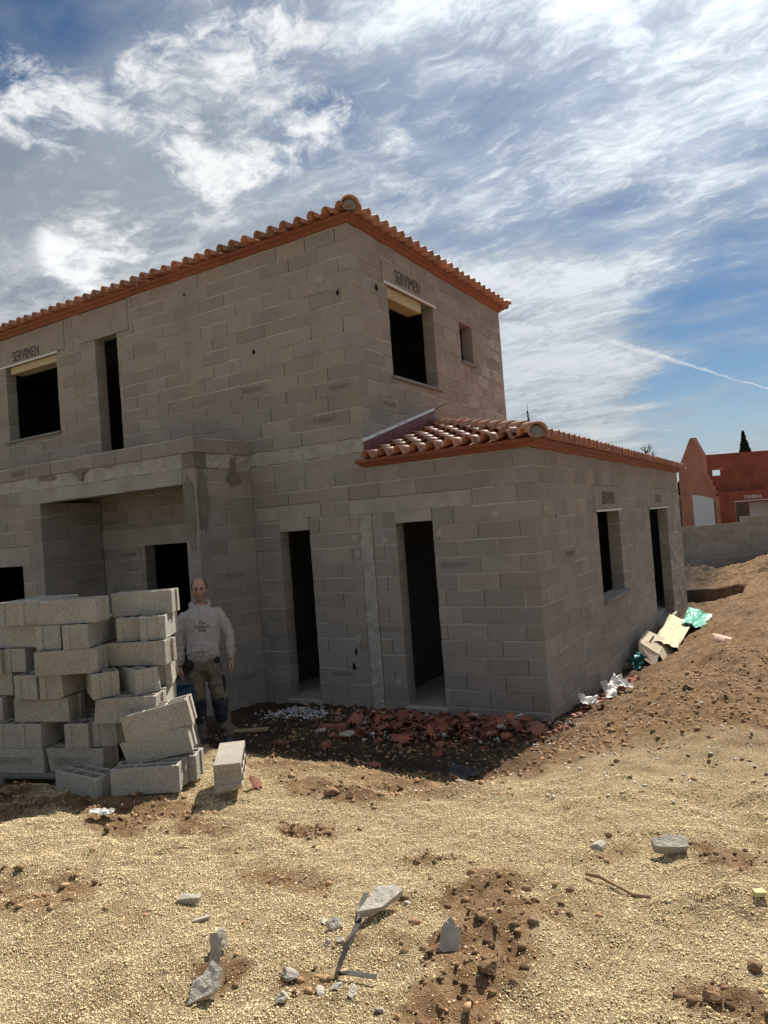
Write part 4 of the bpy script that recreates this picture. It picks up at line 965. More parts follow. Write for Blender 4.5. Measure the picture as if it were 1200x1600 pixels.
def shard_mesh(seed, R_=.09, arc=100, ln=.2, th=.012):
    """piece of a broken barrel tile"""
    rr = random.Random(seed); na, nl = 7, 4; V = []; F = []
    a0 = R(-arc/2); ends = [(rr.uniform(0, .35), rr.uniform(.65, 1)) for _ in range(na+1)]
    for i in range(na+1):
        t = a0 + R(arc)*i/na
        for j in range(nl+1):
            y = ln*(ends[i][0] + (ends[i][1]-ends[i][0])*j/nl) - ln/2
            for r_ in (R_, R_-th): V.append((math.sin(t)*r_, y, math.cos(t)*r_ - R_*math.cos(a0)))
    def q(i, j, k): return (i*(nl+1)+j)*2+k
    for i in range(na):
        for j in range(nl): F += [(q(i, j, 0), q(i+1, j, 0), q(i+1, j+1, 0), q(i, j+1, 0)), (q(i, j, 1), q(i, j+1, 1), q(i+1, j+1, 1), q(i+1, j, 1))]
        F += [(q(i, 0, 0), q(i, 0, 1), q(i+1, 0, 1), q(i+1, 0, 0)), (q(i, nl, 0), q(i+1, nl, 0), q(i+1, nl, 1), q(i, nl, 1))]
    for j in range(nl): F += [(q(0, j, 0), q(0, j+1, 0), q(0, j+1, 1), q(0, j, 1)), (q(na, j, 0), q(na, j, 1), q(na, j+1, 1), q(na, j+1, 0))]
    return pyd('shard', V, F)
m_shard = mat('broken_terracotta', (.25, .092, .062), rough=.8, var=.4, vs=20, rnd=.9, hue=.08, bump=.3, bs=60, stain=.85, stcol=(.19, .135, .10), sts=11)
m_grey = mat('broken_concrete', (.43, .39, .33), rough=.95, var=.35, vs=18, speck=.5, ss_=140, bump=.8, bs=120, rnd=.3, hue=.02)
m_white = mat('white_plaster', (.70, .69, .66), rough=.8, var=.25, vs=14, bump=.2, rnd=.15)
m_clod = mat('earth_clod', (.21, .128, .075), rough=.98, var=.6, vs=22, speck=.5, ss_=160, bump=1.0, bs=70, rnd=.4, hue=.04)
SH = [shard_mesh(s, random.Random(s).uniform(.075, .10), random.Random(s+9).uniform(60, 150), random.Random(s+5).uniform(.12, .30)) for s in range(12)]
for m_ in SH: m_.materials.append(m_shard)
rr = random.Random(3)
def heap(x, y):   # height of the tile heap above the ground
    return .10*math.exp(-((x-1.15)/.75)**2-((y+.75)/.42)**2) + .07*math.exp(-((x-1.9)/.45)**2-((y+.45)/.35)**2) + .06*math.exp(-((x-.1)/.6)**2-((y+1.0)/.4)**2)
cnt = 0
while cnt < 160:
    x = rr.gauss(1.15, .75); y = -.25 - abs(rr.gauss(.0, .62))
    if not (-.75 < x < 2.75 and -2.0 < y < -.12): continue
    if x > 2.2 and y > -.1: continue
    if heap(x, y) < .012 and rr.random() < .72: continue
    cnt += 1
    k = rr.uniform(.6, 1.25)*(.8 if heap(x, y) < .03 else 1)
    o = link('tile_shard', SH[rr.randrange(12)], None, None, (x, y, H(x, y) + heap(x, y)*rr.uniform(.6, 1.05) + .012), (rr.gauss(0, .32) + (math.pi if rr.random() < .3 else 0), rr.gauss(0, .32), rr.uniform(0, 6.28)))
    o.scale = (k, k, k); tag(o, 'piece of broken red roof tile in the heap before the annex doorway', 'tile shard', 'broken red tiles heaped before the annex')
# shards that lie apart
def lone(x, y, lab, v, s=1.0, rot=(0, 0, 0), dz=.01):
    o = link('tile_shard', SH[v], None, None, (x, y, H(x, y)+dz), rot); o.scale = (s,)*3; return tag(o, lab, 'tile shard')
lone(1.36, -2.40, 'lone red tile shard on the shaded earth before the heap', 3, .9, (.1, .2, .6)); lone(1.23, -3.80, 'curved red tile shard stuck in the ground beside the single block', 5, .8, (.5, .3, 1.2), .03)
lone(3.63, 3.86, 'pale pink tile fragment lying on the sunlit slope', 8, 1.3, (.1, -.15, .9), .02).data = shard_mesh(99, .12, 90, .34); bpy.data.objects[-1] if False else None
for o in bpy.data.objects:
    if o.get('label', '').startswith('pale pink'): o.data.materials.append(mat('pale_tile', (.62, .40, .31), rough=.8, var=.2))
lone(-.05, -1.95, 'red tile shard on the dark earth right of the man', 1, .9, (.1, .1, 2.0)); lone(.35, -1.75, 'flat red tile shard near the front of the heap', 7, 1.0, (.05, .1, .4))
# heap core of small crumbs: uncountable
def crumbs(name, n, fn, m, kind='stuff', lab=None, seed=0, shape='oct'):
    """one mesh of n tiny stones; fn(rng)-> x,y,z,size"""
    rng = np.random.default_rng(seed); X = fn(rng, n); n = len(X)
    base = np.array([(1, 0, 0), (-1, 0, 0), (0, 1, 0), (0, -1, 0), (0, 0, 1), (0, 0, -1)], float); T = np.array([(0, 2, 4), (2, 1, 4), (1, 3, 4), (3, 0, 4), (2, 0, 5), (1, 2, 5), (3, 1, 5), (0, 3, 5)])
    s = X[:, 3:4]; sc = s[:, None, :]*rng.uniform(.5, 1.25, (n, 1, 3))*np.array([1, 1, .75])
    B = base[None]*sc*rng.uniform(.75, 1.25, (n, 6, 1))
    a = rng.uniform(0, 6.28, n); b = rng.uniform(-.7, .7, n); ca, sa, cb, sb = np.cos(a)[:, None], np.sin(a)[:, None], np.cos(b)[:, None], np.sin(b)[:, None]
    x, y, z = B[..., 0], B[..., 1], B[..., 2]; x, z = x*cb - z*sb, x*sb + z*cb; x, y = x*ca - y*sa, x*sa + y*ca
    co = (np.stack([x, y, z], -1) + X[:, None, :3]).reshape(-1, 3).astype(np.float32); tri = (T[None] + (np.arange(n)*6)[:, None, None]).reshape(-1, 3).astype(np.int32)
    me = bpy.data.meshes.new(name); me.vertices.add(len(co)); me.vertices.foreach_set('co', co.ravel()); me.loops.add(tri.size); me.loops.foreach_set('vertex_index', tri.ravel())
    me.polygons.add(len(tri)); me.polygons.foreach_set('loop_start', np.arange(0, tri.size, 3, dtype=np.int32)); me.polygons.foreach_set('loop_total', np.full(len(tri), 3, np.int32)); me.update()
    o = link(name, me, m); o['kind'] = kind
    if lab: o['label'] = lab[0]; o['category'] = lab[1]
    return o
def ground_z(x, y): return base_h(x, y) + rough_h(x, y)
def in_view(x, y):
    z = base_h(x, y); d = np.stack([x-CAM.x, y-CAM.y, z-CAM.z], -1); f = d@np.array(_f); u = 600+1101.69*(d@np.array(_R))/f; v = 800-1101.69*(d@np.array(_U))/f
    return (f > .3) & (u > -60) & (u < 1260) & (v < 1680)
def grav(rng, n):
    x = rng.uniform(-.6, 6.4, n*3); y = rng.uniform(-6.9, -2.7, n*3); keep = in_view(x, y); x, y = x[keep], y[keep]
    sm = soil_mask(x, y); keep = rng.random(len(x)) > sm*.93; x, y = x[keep][:n], y[keep][:n]
    s = .0020 + .0040*rng.random(len(x))**2.5; return np.stack([x, y, ground_z(x, y)+s*.3, s], 1)
m_grain = mat('gravel_grain', (.78, .635, .395), rough=.95, var=.1, vs=30, rnd=1.0, island=True, spec=.15, hue=.05)
crumbs('gravel', 200000, grav, m_grain, lab=('pale yellow chippings strewn over the foreground', 'gravel'), seed=1)
def clodf(rng, n):
    x = rng.uniform(-1.2, 6.5, n*6); y = rng.uniform(-6.8, 2.5, n*6); keep = in_view(x, y); x, y = x[keep], y[keep]
    sm = soil_mask(x, y); keep = (rng.random(len(x)) < sm*(.25+.75*sst(fbm(x*1.6, y*1.6, 3, 44), .4, .65))) & ~((x > -1.95) & (x < 2.2) & (y > -.05)); x, y = x[keep][:n], y[keep][:n]
    s = .003 + .030*rng.random(len(x))**7; return np.stack([x, y, ground_z(x, y)+s*.1, s], 1)
m_clod_i = mat('earth_crumb', (.33, .21, .12), rough=.98, var=.5, vs=20, rnd=.9, island=True, spec=.1, hue=.08)
crumbs('earth_crumbs', 16000, clodf, m_clod_i, lab=('brown crumbled earth on the rutted ground', 'earth'), seed=2)
def dugf(rng, n):
    k = rng.integers(0, len(PATCH), n*4); Pt = np.array(PATCH)[k]; x = Pt[:, 0]+rng.normal(0, .7, n*4)*Pt[:, 2]; y = Pt[:, 1]+rng.normal(0, .7, n*4)*Pt[:, 3]; keep = in_view(x, y) & (rng.random(n*4) < soil_mask(x, y)*Pt[:, 4]); x, y = x[keep][:n], y[keep][:n]
    s = .003 + .020*rng.random(len(x))**5; return np.stack([x, y, ground_z(x, y)+s*.05, s], 1)
crumbs('dug_earth', 1900, dugf, mat('dug_earth_lump', (.19, .115, .068), rough=.98, var=.5, vs=30, rnd=.9, island=True, spec=.1, bump=.6, bs=150), lab=('dark lumps of dug earth scattered on the chippings', 'earth'), seed=12)
def chipf(rng, n):
    x = rng.uniform(2.3, 6.2, n*4); y = rng.uniform(-3.4, 10, n*4); keep = in_view(x, y); x, y = x[keep][:n], y[keep][:n]
    s = .005 + .018*rng.random(len(x))**4; return np.stack([x, y, ground_z(x, y)+s*.3, s], 1)
crumbs('pale_chips', 2600, chipf, mat('pale_chip', (.56, .50, .42), rough=.9, var=.2, rnd=.6, island=True), lab=('small pale stone chips on the earth slope', 'stone chips'), seed=3)
def rubf(rng, n):
    x = rng.normal(1.0, .85, n*3); y = -.1-np.abs(rng.normal(.25, .45, n*3)); k = (x > -1.9) & (x < 2.6) & (y > -1.9); x, y = x[k][:n], y[k][:n]
    hp = np.array([heap(a, b) for a, b in zip(x, y)]); s = .008+.028*rng.random(len(x))**3; return np.stack([x, y, ground_z(x, y)+hp*rng.uniform(.3, .9, len(x))+s*.3, s], 1)
crumbs('heap_earth', 1600, rubf, mat('heap_earth_lump', (.11, .075, .05), rough=.98, var=.5, rnd=.7, island=True), lab=('dark earth mixed through the heap of broken tiles', 'earth'), seed=14)
crumbs('tile_crumbs', 1100, rubf, mat('tile_crumb', (.34, .12, .07), rough=.9, var=.4, rnd=.8, island=True), lab=('crumbled red tile bits in the heap before the annex', 'tile crumbs'), seed=4)
crumbs('grey_crumbs', 900, rubf, mat('grey_crumb', (.36, .35, .33), rough=.95, var=.3, rnd=.6, island=True), lab=('grey mortar bits among the broken red tiles', 'mortar bits'), seed=5)
def whf(rng, n):
    x = rng.normal(-1.0, .24, n); y = rng.normal(-.50, .15, n); h = .10*np.exp(-((x+1.0)/.26)**2-((y+.5)/.16)**2); s = .012+.02*rng.random(n); return np.stack([x, y, ground_z(x, y)+h*rng.uniform(.3, 1, n), s], 1)
crumbs('mortar_heap', 420, whf, mat('pale_mortar_lump', (.50, .50, .50), rough=.95, var=.3, rnd=.4, island=True), lab=('small heap of pale mortar lumps before the left doorway', 'mortar heap'), seed=6)
# larger chunks in the heap
for i, (x, y, s, lab) in enumerate(((.35, -1.35, .10, 'grey concrete lump at the left end of the tile heap'), (.75, -.75, .10, 'grey concrete lump half buried in the tile heap'), (1.45, -.45, .11, 'pale concrete slab piece on the back of the tile heap'), (.55, -.35, .13, 'bluish rubble lump left of the annex doorway'), (1.85, -.65, .06, 'small grey lump at the right of the tile heap'), (.0, -1.35, .08, 'angular grey lump at the front left of the tile heap'))):
    o = link('rubble_lump', rock_mesh(50+i, 3, .3, .6), m_grey, None, (x, y, H(x, y)+heap(x, y)+s*.2), (0, 0, i)); o.scale = (s, s*.8, s*.8); tag(o, lab, 'rubble')
o = link('plank', pyd('plank', *boxdata(-.14, .14, -.05, .05, -.01, .01)), mat('pale_board', (.45, .47, .52), rough=.6), None, (2.02, -.30, H(2.02, -.3)+.10), (.2, .15, -.5)); tag(o, 'pale blue-grey board scrap by the annex corner', 'board')
o = link('plank', pyd('plank', *boxdata(-.20, .20, -.05, .05, -.012, .012)), m_wood, None, (-.85, -1.55, H(-.85, -1.55)+.02), (.05, .0, .5)); tag(o, 'short brown board lying in the shade right of the man', 'board')
o = link('hollow_brick', pyd('hollow_brick', *boxdata(-.16, .16, -.06, .06, 0, .07)), m_shard, None, (-.05, -1.05, H(-.05, -1.05)), (0, 0, .3)); bev(o.data, .004); tag(o, 'dusty red brick lying left of the tile heap', 'brick')
# foreground pieces of broken block
def stone(x, y, s, lab, seed, flat=.6, rot=0, m=m_grey, dz=.25, cat='stone', tilt=(0, 0), cuts=6):
    me = rock_mesh(seed, 3, .22, flat, cuts); o = link('stone', me, m, None, (x, y, H(x, y)+s[2]*dz), (tilt[0], tilt[1], rot)); o.scale = tuple(v*.75 for v in s); return tag(o, lab, cat)
def chip(x, y, pts, th, lab, rot=(0, 0, 0), dz=.02, seed=1, m=m_grey, cat='concrete fragment'):
    o = link('concrete_fragment', slab_mesh(seed, pts, th), m, None, (x, y, H(x, y)+dz), rot); return tag(o, lab, cat)
chip(3.06, -5.07, [(-.13, -.09), (.02, -.085), (.15, .02), (.10, .085), (-.02, .08), (-.06, .02)], .030, 'largest flat grey concrete fragment, propped up in the foreground', (.22, -.10, .55), .055, 1)
chip(3.47, -5.20, [(-.06, -.07), (.04, -.07), (.06, .02), (.0, .085), (-.05, .03)], .022, 'thin pointed grey fragment stuck upright in the gravel', (1.05, .1, .55), .05, 2)
chip(2.17, -5.35, [(-.07, -.022), (.075, -.020), (.08, .02), (-.065, .022)], .024, 'narrow pale concrete strip at the left foreground', (.1, 0, .52), .022, 3)
chip(2.34, -5.44, [(-.045, -.012), (.05, -.010), (.04, .014), (-.04, .012)], .014, 'small flat sliver beside the narrow concrete strip', (.05, 0, .9), .012, 4)
# broken U-shaped block web: two leaning slabs
chip(2.735, -5.80, [(-.10, -.075), (.03, -.085), (.09, -.01), (.055, .06), (.0, .02), (-.06, .015)], .030, 'jagged L-shaped piece of broken block lying in the left foreground', (.55, -.35, .75), .055, 5)
chip(2.66, -5.68, [(-.035, -.07), (.03, -.075), (.045, .07), (-.01, .085)], .028, 'upright broken block web behind the jagged piece', (1.25, .15, 1.2), .075, 6)
chip(2.60, -5.58, [(-.025, -.04), (.025, -.045), (.02, .05), (-.02, .04)], .022, 'small upright sliver at the back of the jagged piece', (1.2, .0, 1.4), .04, 7)
for i, (x, y, a, b, c, lab) in enumerate((
 (2.98, -5.62, .065, .045, .045, 'blocky grey stone in the middle foreground, left of the strap'), (3.06, -5.745, .05, .04, .045, 'pale stone nearest to the bottom edge in the middle'),
 (3.14, -5.63, .045, .028, .022, 'first of the three flat stones by the strap end'), (3.195, -5.60, .045, .028, .03, 'middle one of the three flat stones by the strap end'), (3.255, -5.595, .05, .028, .022, 'last of the three flat stones by the strap end'),
 (2.95, -5.26, .045, .04, .065, 'small pyramid-shaped stone left of the large flat fragment'), (2.975, -5.355, .028, .022, .022, 'left pebble below the pyramid-shaped stone'), (3.03, -5.335, .03, .025, .028, 'right pebble below the pyramid-shaped stone'),
 (3.13, -4.95, .026, .022, .026, 'small stone right of the large flat fragment'), (2.87, -5.24, .04, .018, .014, 'flat pebble left of the pyramid-shaped stone'), (3.40, -5.64, .025, .02, .022, 'small grey stone at the bottom edge, centre'),
 (3.75, -4.02, .075, .055, .065, 'faceted grey stone at the right, next to the long fragment'))):
    stone(x, y, (a, b, c), lab, 200+i, .75, i*1.3)
chip(4.11, -4.0, [(-.12, -.03), (-.05, -.045), (.10, -.05), (.105, .045), (-.03, .05), (-.07, .02), (-.12, .025)], .05, 'long grey concrete fragment on the right foreground', (.45, .0, .45), .04, 9)
chip(4.51, -4.32, [(-.03, -.02), (.035, -.022), (.03, .022), (-.026, .02)], .02, 'small yellow foam scrap at the right edge', (.1, .1, .6), .02, 10, mat('yellow_foam', (.60, .52, .28), rough=.9, var=.2), 'foam scrap')
# dark clods
for i, (x, y, a, lab) in enumerate(((3.68, -5.31, .055, 'big brown clod in the dug patch of the foreground'), (3.76, -4.56, .028, 'brown clod left of the stick'), (4.53, -4.86, .05, 'brown clod at the right edge of the foreground'), (4.41, -5.13, .045, 'brown clod at the bottom right'),
 (1.84, -3.71, .085, 'large lumpy brown clod beyond the gravel, centre left'), (1.98, -3.68, .06, 'crumbly clod right of the large lumpy one'), (2.12, -4.25, .045, 'dark clod in the gravel, centre left'), (2.0, -4.43, .035, 'small dark clod left of centre'), (-.38, -4.70, .10, 'big brown clod at the left edge before the pallet'), (.05, -4.72, .085, 'round brown clod before the pallet'), (.43, -4.66, .04, 'reddish clod at the foot of the cornerwise block'), (-.12, -4.92, .06, 'brown clod in the shade at the left'), (3.6, .38, .10, 'dark brown clod on the slope beside the annex'), (4.30, -3.95, .03, 'brown clod right of the long fragment'), (3.52, -5.02, .04, 'clod at the upper edge of the dug patch'), (3.42, -5.28, .035, 'clod at the left of the dug patch'), (.72, -4.72, .03, 'small clod beside the white litter'), (5.0, 3.2, .12, 'brown clod on the far right of the slope'), (4.6, 6.0, .14, 'brown clod on the slope near the spoil'))):
    stone(x, y, (a, a*.85, a*.8), lab, 300+i, .8, i*.9, m_clod, .3, 'clod')
stone(3.4, .55, (.05, .04, .05), 'grey stone next to the dark clod beside the annex', 350, .8, 1, m_grey)
# strap, stick
def ribbon(name, P, w, th, m, lab, cat, up=None):
    V = []; F = []; n = len(P); P = [Vector(p) for p in P]
    for i, p in enumerate(P):
        t = (P[min(i+1, n-1)]-P[max(i-1, 0)]).normalized(); s = t.cross(Vector((0, 0, 1)) if up is None else Vector(up[i])).normalized(); u = s.cross(t)
        for a, b in ((-w/2, 0), (w/2, 0), (w/2, th), (-w/2, th)): V.append(p+s*a+u*b)
    for i in range(n-1):
        for j in range(4): F.append((4*i+j, 4*i+(j+1) % 4, 4*(i+1)+(j+1) % 4, 4*(i+1)+j))
    F += [(3, 2, 1, 0), tuple(4*n-4+j for j in range(4))]
    return tag(link(name, pyd(name, V, F), m), lab, cat)
def gp(x, y, d=.012): return (x, y, H(x, y)+d)
m_strap = mat('black_strap', (.035, .033, .030), rough=.5, var=.3)
ribbon('strapping_band', [gp(2.94, -4.99, .05), gp(2.97, -5.08, .035), gp(3.02, -5.18, .02), gp(3.05, -5.25, .015), gp(3.09, -5.38, .03), gp(3.12, -5.48, .02), gp(3.15, -5.53, .02), gp(3.20, -5.525, .03), gp(3.30, -5.49, .03)], .022, .002, m_strap, 'bent black strapping band between the stones', 'strap', [(0, .3, 1)]*4+[(1, .2, .4)]*5)
def twig(P, r, lab, m):
    g = Geo(); g.tube([(*p, r*(1-.05*i), r*(1-.05*i)) for i, p in enumerate(P)], 6); return tag(link('stick', pyd('stick', g.V, g.F, True), m), lab, 'stick')
twig([gp(3.79, -4.39, .02), gp(3.86, -4.42, .03), gp(3.93, -4.45, .018), gp(4.02, -4.47, .012), gp(4.10, -4.51, .008)], .010, 'thin brown stick lying on the gravel at the right', m_wood)
# white litter left, dark scrap centre
def crumple(name, seed, sx, sy, sz, m, loc, rot, lab, cat, n=10, amp=1.0):
    me = bpy.data.meshes.new(name); bm = bmesh.new(); bmesh.ops.create_grid(bm, x_segments=n, y_segments=n, size=1); rr_ = random.Random(seed)
    bm.normal_update()
    for v in bm.verts:
        x, y = v.co.x, v.co.y; f = float(fbm(x*1.7+seed*3.1+20, y*1.7+20, 3, seed))-.5; g2 = abs(float(fbm(x*3+seed+50, y*3+9, 2, seed+2))-.5)
        v.co = Vector((x*sx*(1+.3*f), y*sy*(1-.3*f), (f*2+g2*2)*sz*amp))
    bmesh.ops.solidify(bm, geom=bm.faces[:], thickness=.003); bm.to_mesh(me); bm.free()
    o = link(name, me, m, None, loc, rot); return tag(o, lab, cat)
crumple('litter', 4, .07, .035, .03, m_white, (.72, -4.72, H(.72, -4.72)+.03), (.2, .1, .6), 'crumpled white litter on the ground before the heap', 'litter', 6)
crumple('litter', 8, .14, .10, .06, mat('black_plastic', (.02, .02, .024), rough=.35, var=.3, spec=.6), (2.15, -2.18, H(2.15, -2.18)+.035), (.1, .1, .3), 'crumpled black plastic scrap at the edge of the annex shadow', 'litter', 9)
# white broken trunking pieces along the annex flank
for i, (x, y, sx, sy, r_, lab) in enumerate(((2.42, .75, .13, .07, (.6, .2, .9), 'white broken sheet nearest to the annex corner'), (2.50, 1.45, .15, .12, (1.0, .3, 1.3), 'upright white curved sheet leaning on the annex flank'), (2.46, 2.05, .17, .11, (.7, -.3, 1.6), 'white bent sheet at the far end of the white scraps'), (2.62, 1.85, .10, .06, (.3, .4, .3), 'small white scrap beside the bent sheets'))):
    crumple('plaster_scrap', 20+i, sx, sy, .07, m_white, (x, y, H(x, y)+.09), r_, lab, 'scrap', 7)
for i in range(26):
    x = 2.35+rr.random()*.25; y = .1+rr.random()*2.8; o = link('tile_shard', SH[rr.randrange(12)], None, None, (x, y, H(x, y)+.02), (rr.gauss(0, .4), rr.gauss(0, .4), rr.uniform(0, 6.28))); k = rr.uniform(.5, .9); o.scale = (k, k, k)
    tag(o, 'piece of red tile along the foot of the annex flank', 'tile shard', 'red tile pieces along the annex flank')
# cardboard and green sheeting
m_card = mat('cardboard', (.46, .39, .28), rough=.9, var=.2, vs=6); m_card2 = mat('cardboard_pale', (.62, .54, .36), rough=.9, var=.15, vs=5)
m_green = mat('green_sheeting', (.16, .50, .37), rough=.35, var=.3, vs=8, spec=.5); m_teal = mat('teal_bag', (.01, .12, .12), rough=.35, var=.3, vs=8, spec=.5)
def board(name, pts, th, m, loc, rot, lab, cat, fold=None):
    V = []; F = []; n = len(pts)
    for z in (0, th):
        for x, y in pts: V.append((x, y, z + (fold(x, y) if fold else 0)))
    F = [tuple(range(n))[::-1], tuple(range(n, 2*n))] + [(i, (i+1) % n, n+(i+1) % n, n+i) for i in range(n)]
    o = link(name, pyd(name, V, F), m, None, loc, rot); return tag(o, lab, cat)
cb = empty('cardboard_box', (2.42, 4.35, H(2.42, 4.35)), 'flattened grey-brown cardboard box leaning against the annex flank', 'cardboard box')
def cbp(name, pts, z, m): 
    V = [Vector(p) for p in pts]; n = (V[1]-V[0]).cross(V[-1]-V[0]).normalized()*.008
    k = len(V); F = [tuple(range(k)), tuple(range(k, 2*k))[::-1]] + [(i, k+i, k+(i+1) % k, (i+1) % k) for i in range(k)]
    return link(name, pyd(name, V+[v-n for v in V], F), m, cb)
A_ = (-.08, -.15, .36); B_ = (-.10, .72, .40); C_ = (.20, .76, .25); D_ = (.20, -.05, .14)
cbp('panel', [A_, B_, C_, D_], 0, m_card); cbp('flap', [(.205, -.05, .135), (.205, .76, .245), (.34, .7, .04), (.30, -.1, -.02)], 0, m_card); cbp('flap', [(-.08, -.16, .355), (.20, -.06, .135), (.18, -.30, -.02), (-.05, -.32, .16)], 0, m_card)
cbp('slot', [(.03, .15, .315), (.03, .52, .345), (.05, .52, .335), (.05, .15, .305)], 0, m_hole)
cb2 = crumple('cardboard_sheet', 31, .20, 1.35, .035, m_card2, (2.60, 6.0, H(2.60, 6.0)+.20), (.02, .40, .06), 'long pale cardboard sheet lying beside the flattened box', 'cardboard', 10, 1.2)
crumple('green_sheet', 33, .22, .80, .04, m_green, (2.80, 7.6, H(2.80, 7.6)+.14), (.05, .35, .05), 'bright green plastic sheeting at the far end of the cardboard', 'plastic sheet', 14, 1.6)
crumple('teal_bag', 37, .10, .20, .10, m_teal, (2.36, 3.75, H(2.36, 3.75)+.12), (.3, 1.1, .1), 'dark teal plastic bag below the cardboard box', 'plastic bag', 10, 1.4)

# ------------------------------------------------------------------ background: boundary wall, red building, grey wall, trees
fence = empty('boundary_wall', (0, 0, 0), 'low grey block wall at the back of the plot with a stepped top', 'wall')
fa = math.atan2(2.41, 2.61); fo = (.0, 18.25)
wall('wall_core', fence, fo, fa, 9.0, -.3, 1.42, th=.2, zref=.02)
wall('raised_wall_core', fence, (fo[0]+math.cos(fa)*3.95, fo[1]+math.sin(fa)*3.95), fa, 5.0, 1.42, 1.62, th=.2, zref=1.42)
lay_blocks_done = len(BLOCKS)
def lay_fence():
    bl = [b for b in BLOCKS if b[1] is fence]
    for (core, o_, cen, ang, ln, hg, th, sd, nn) in bl: link('block', block_mesh(ln, hg, th-.002, m_block, sd), None, core, cen + nn*((sd-.5)*.004), (0, 0, ang))
lay_fence()
# red brick shell, 40 m away
red = empty('red_brick_building', (0, 36, 0), 'unfinished red clay block building beyond the boundary wall', 'building')
m_red = mat('red_clay_block_shaded', (.25, .072, .045), rough=.9, var=.5, vs=1.6, speck=.4, ss_=9, stain=.5, stcol=(.26, .085, .055), sts=.7)  # same clay as the flank, darkened to paint the front's shade
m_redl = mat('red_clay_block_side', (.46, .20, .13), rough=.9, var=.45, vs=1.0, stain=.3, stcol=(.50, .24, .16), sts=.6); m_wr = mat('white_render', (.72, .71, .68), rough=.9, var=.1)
def prism(name, prof, o, u, t, m, parent):
    """profile (s,z) in the vertical plane through o along u, thickness t to the back"""
    o = Vector((*o, 0)); u = Vector((*u, 0)).normalized(); nrm = Vector((-u.y, u.x, 0))*t; n = len(prof)
    V = [o+u*s+Vector((0, 0, z)) for s, z in prof]; V += [v+nrm for v in V]; F = [tuple(range(n)), tuple(range(n, 2*n))[::-1]] + [(i, n+i, n+(i+1) % n, (i+1) % n) for i in range(n)]
    return link(name, pyd(name, [v - Vector((0, 36, 0)) for v in V], F), m, parent)
c0 = (.37, 36.2); du = (2.78, 1.62); dl = (-.86, .82*.9)   # front direction, flank direction (going back-left)
# flank with stepped broken edge and gable tip
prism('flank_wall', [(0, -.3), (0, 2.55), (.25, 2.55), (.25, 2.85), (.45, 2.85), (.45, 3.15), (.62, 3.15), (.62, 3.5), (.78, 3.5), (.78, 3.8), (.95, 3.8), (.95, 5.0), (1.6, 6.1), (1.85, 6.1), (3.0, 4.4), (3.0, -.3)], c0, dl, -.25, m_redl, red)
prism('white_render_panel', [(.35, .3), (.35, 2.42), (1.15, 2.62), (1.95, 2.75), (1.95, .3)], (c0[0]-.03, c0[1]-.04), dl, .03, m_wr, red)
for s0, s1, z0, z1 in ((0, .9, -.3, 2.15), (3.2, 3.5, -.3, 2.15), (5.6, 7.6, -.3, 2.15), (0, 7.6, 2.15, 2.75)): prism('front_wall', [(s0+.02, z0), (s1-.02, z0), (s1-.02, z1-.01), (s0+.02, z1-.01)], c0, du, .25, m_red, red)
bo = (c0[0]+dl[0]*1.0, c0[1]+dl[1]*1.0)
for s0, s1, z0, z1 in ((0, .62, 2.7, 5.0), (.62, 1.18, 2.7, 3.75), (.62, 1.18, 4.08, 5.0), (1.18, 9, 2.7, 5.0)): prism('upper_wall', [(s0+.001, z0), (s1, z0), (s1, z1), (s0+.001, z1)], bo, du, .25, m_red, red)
prism('window_lintel', [(.58, 4.075), (1.22, 4.075), (1.22, 4.16), (.58, 4.16)], (bo[0]+.02, bo[1]-.04), du, .03, m_redl, red); prism('floor_slab', [(0, 2.56), (8, 2.56), (8, 2.7), (0, 2.7)], (c0[0]+dl[0]*.3, c0[1]+dl[1]*.3), du, 1.0, m_red, red)
prism('inner_wall', [(0, -.3), (8, -.3), (8, 2.5), (0, 2.5)], (bo[0]-2.6, bo[1]+2.5), du, .2, m_dark, red); prism('white_panel', [(1.9, .3), (3.0, .3), (3.0, 2.05), (1.9, 2.05)], (c0[0]-.2, c0[1]+.6), du, .1, mat('inner_white', (.5, .5, .5)), red)
prism('lintel_strip', [(.85, 2.13), (7, 2.13), (7, 2.19), (.85, 2.19)], (c0[0]+.012, c0[1]-.02), du, .015, mat('pale_strip', (.55, .45, .42)), red)
ua = math.atan2(du[1], du[0]); p = Vector((c0[0], c0[1])) + Vector(du).normalized()*1.9
link('lettering', text_mesh('TERREAL', .27, .002, bold=.004), mat('white_letters', (.65, .62, .6)), red, (p.x+.03, p.y-.05-36, 2.36), (R(90), 0, ua))
red.location = (.36, 36.2, 0)
# grey block wall with a doorway, left of it
gw = empty('grey_shell_building', (-2.0, 41, 0), 'grey block shell with a dark doorway left of the red building', 'building')
box('wall', (-5.5, 0, -.3), (.25, .25, 2.55), m_block_i, gw); box('wall', (1.02, 0, -.3), (3.2, .25, 2.55), m_block_i, gw); box('wall', (.25, 0, 2.1), (1.02, .25, 2.55), m_block_i, gw); box('inner_wall', (-5.5, 2.0, -.3), (3.2, 2.2, 2.5), m_dark, gw); box('timber_formwork', (-1.0, -.2, 2.56), (1.6, .4, 2.72), m_wood, gw); box('top_board', (-1.0, -.22, 2.74), (1.6, .42, 2.80), mat('pale_timber', (.62, .52, .34)), gw)
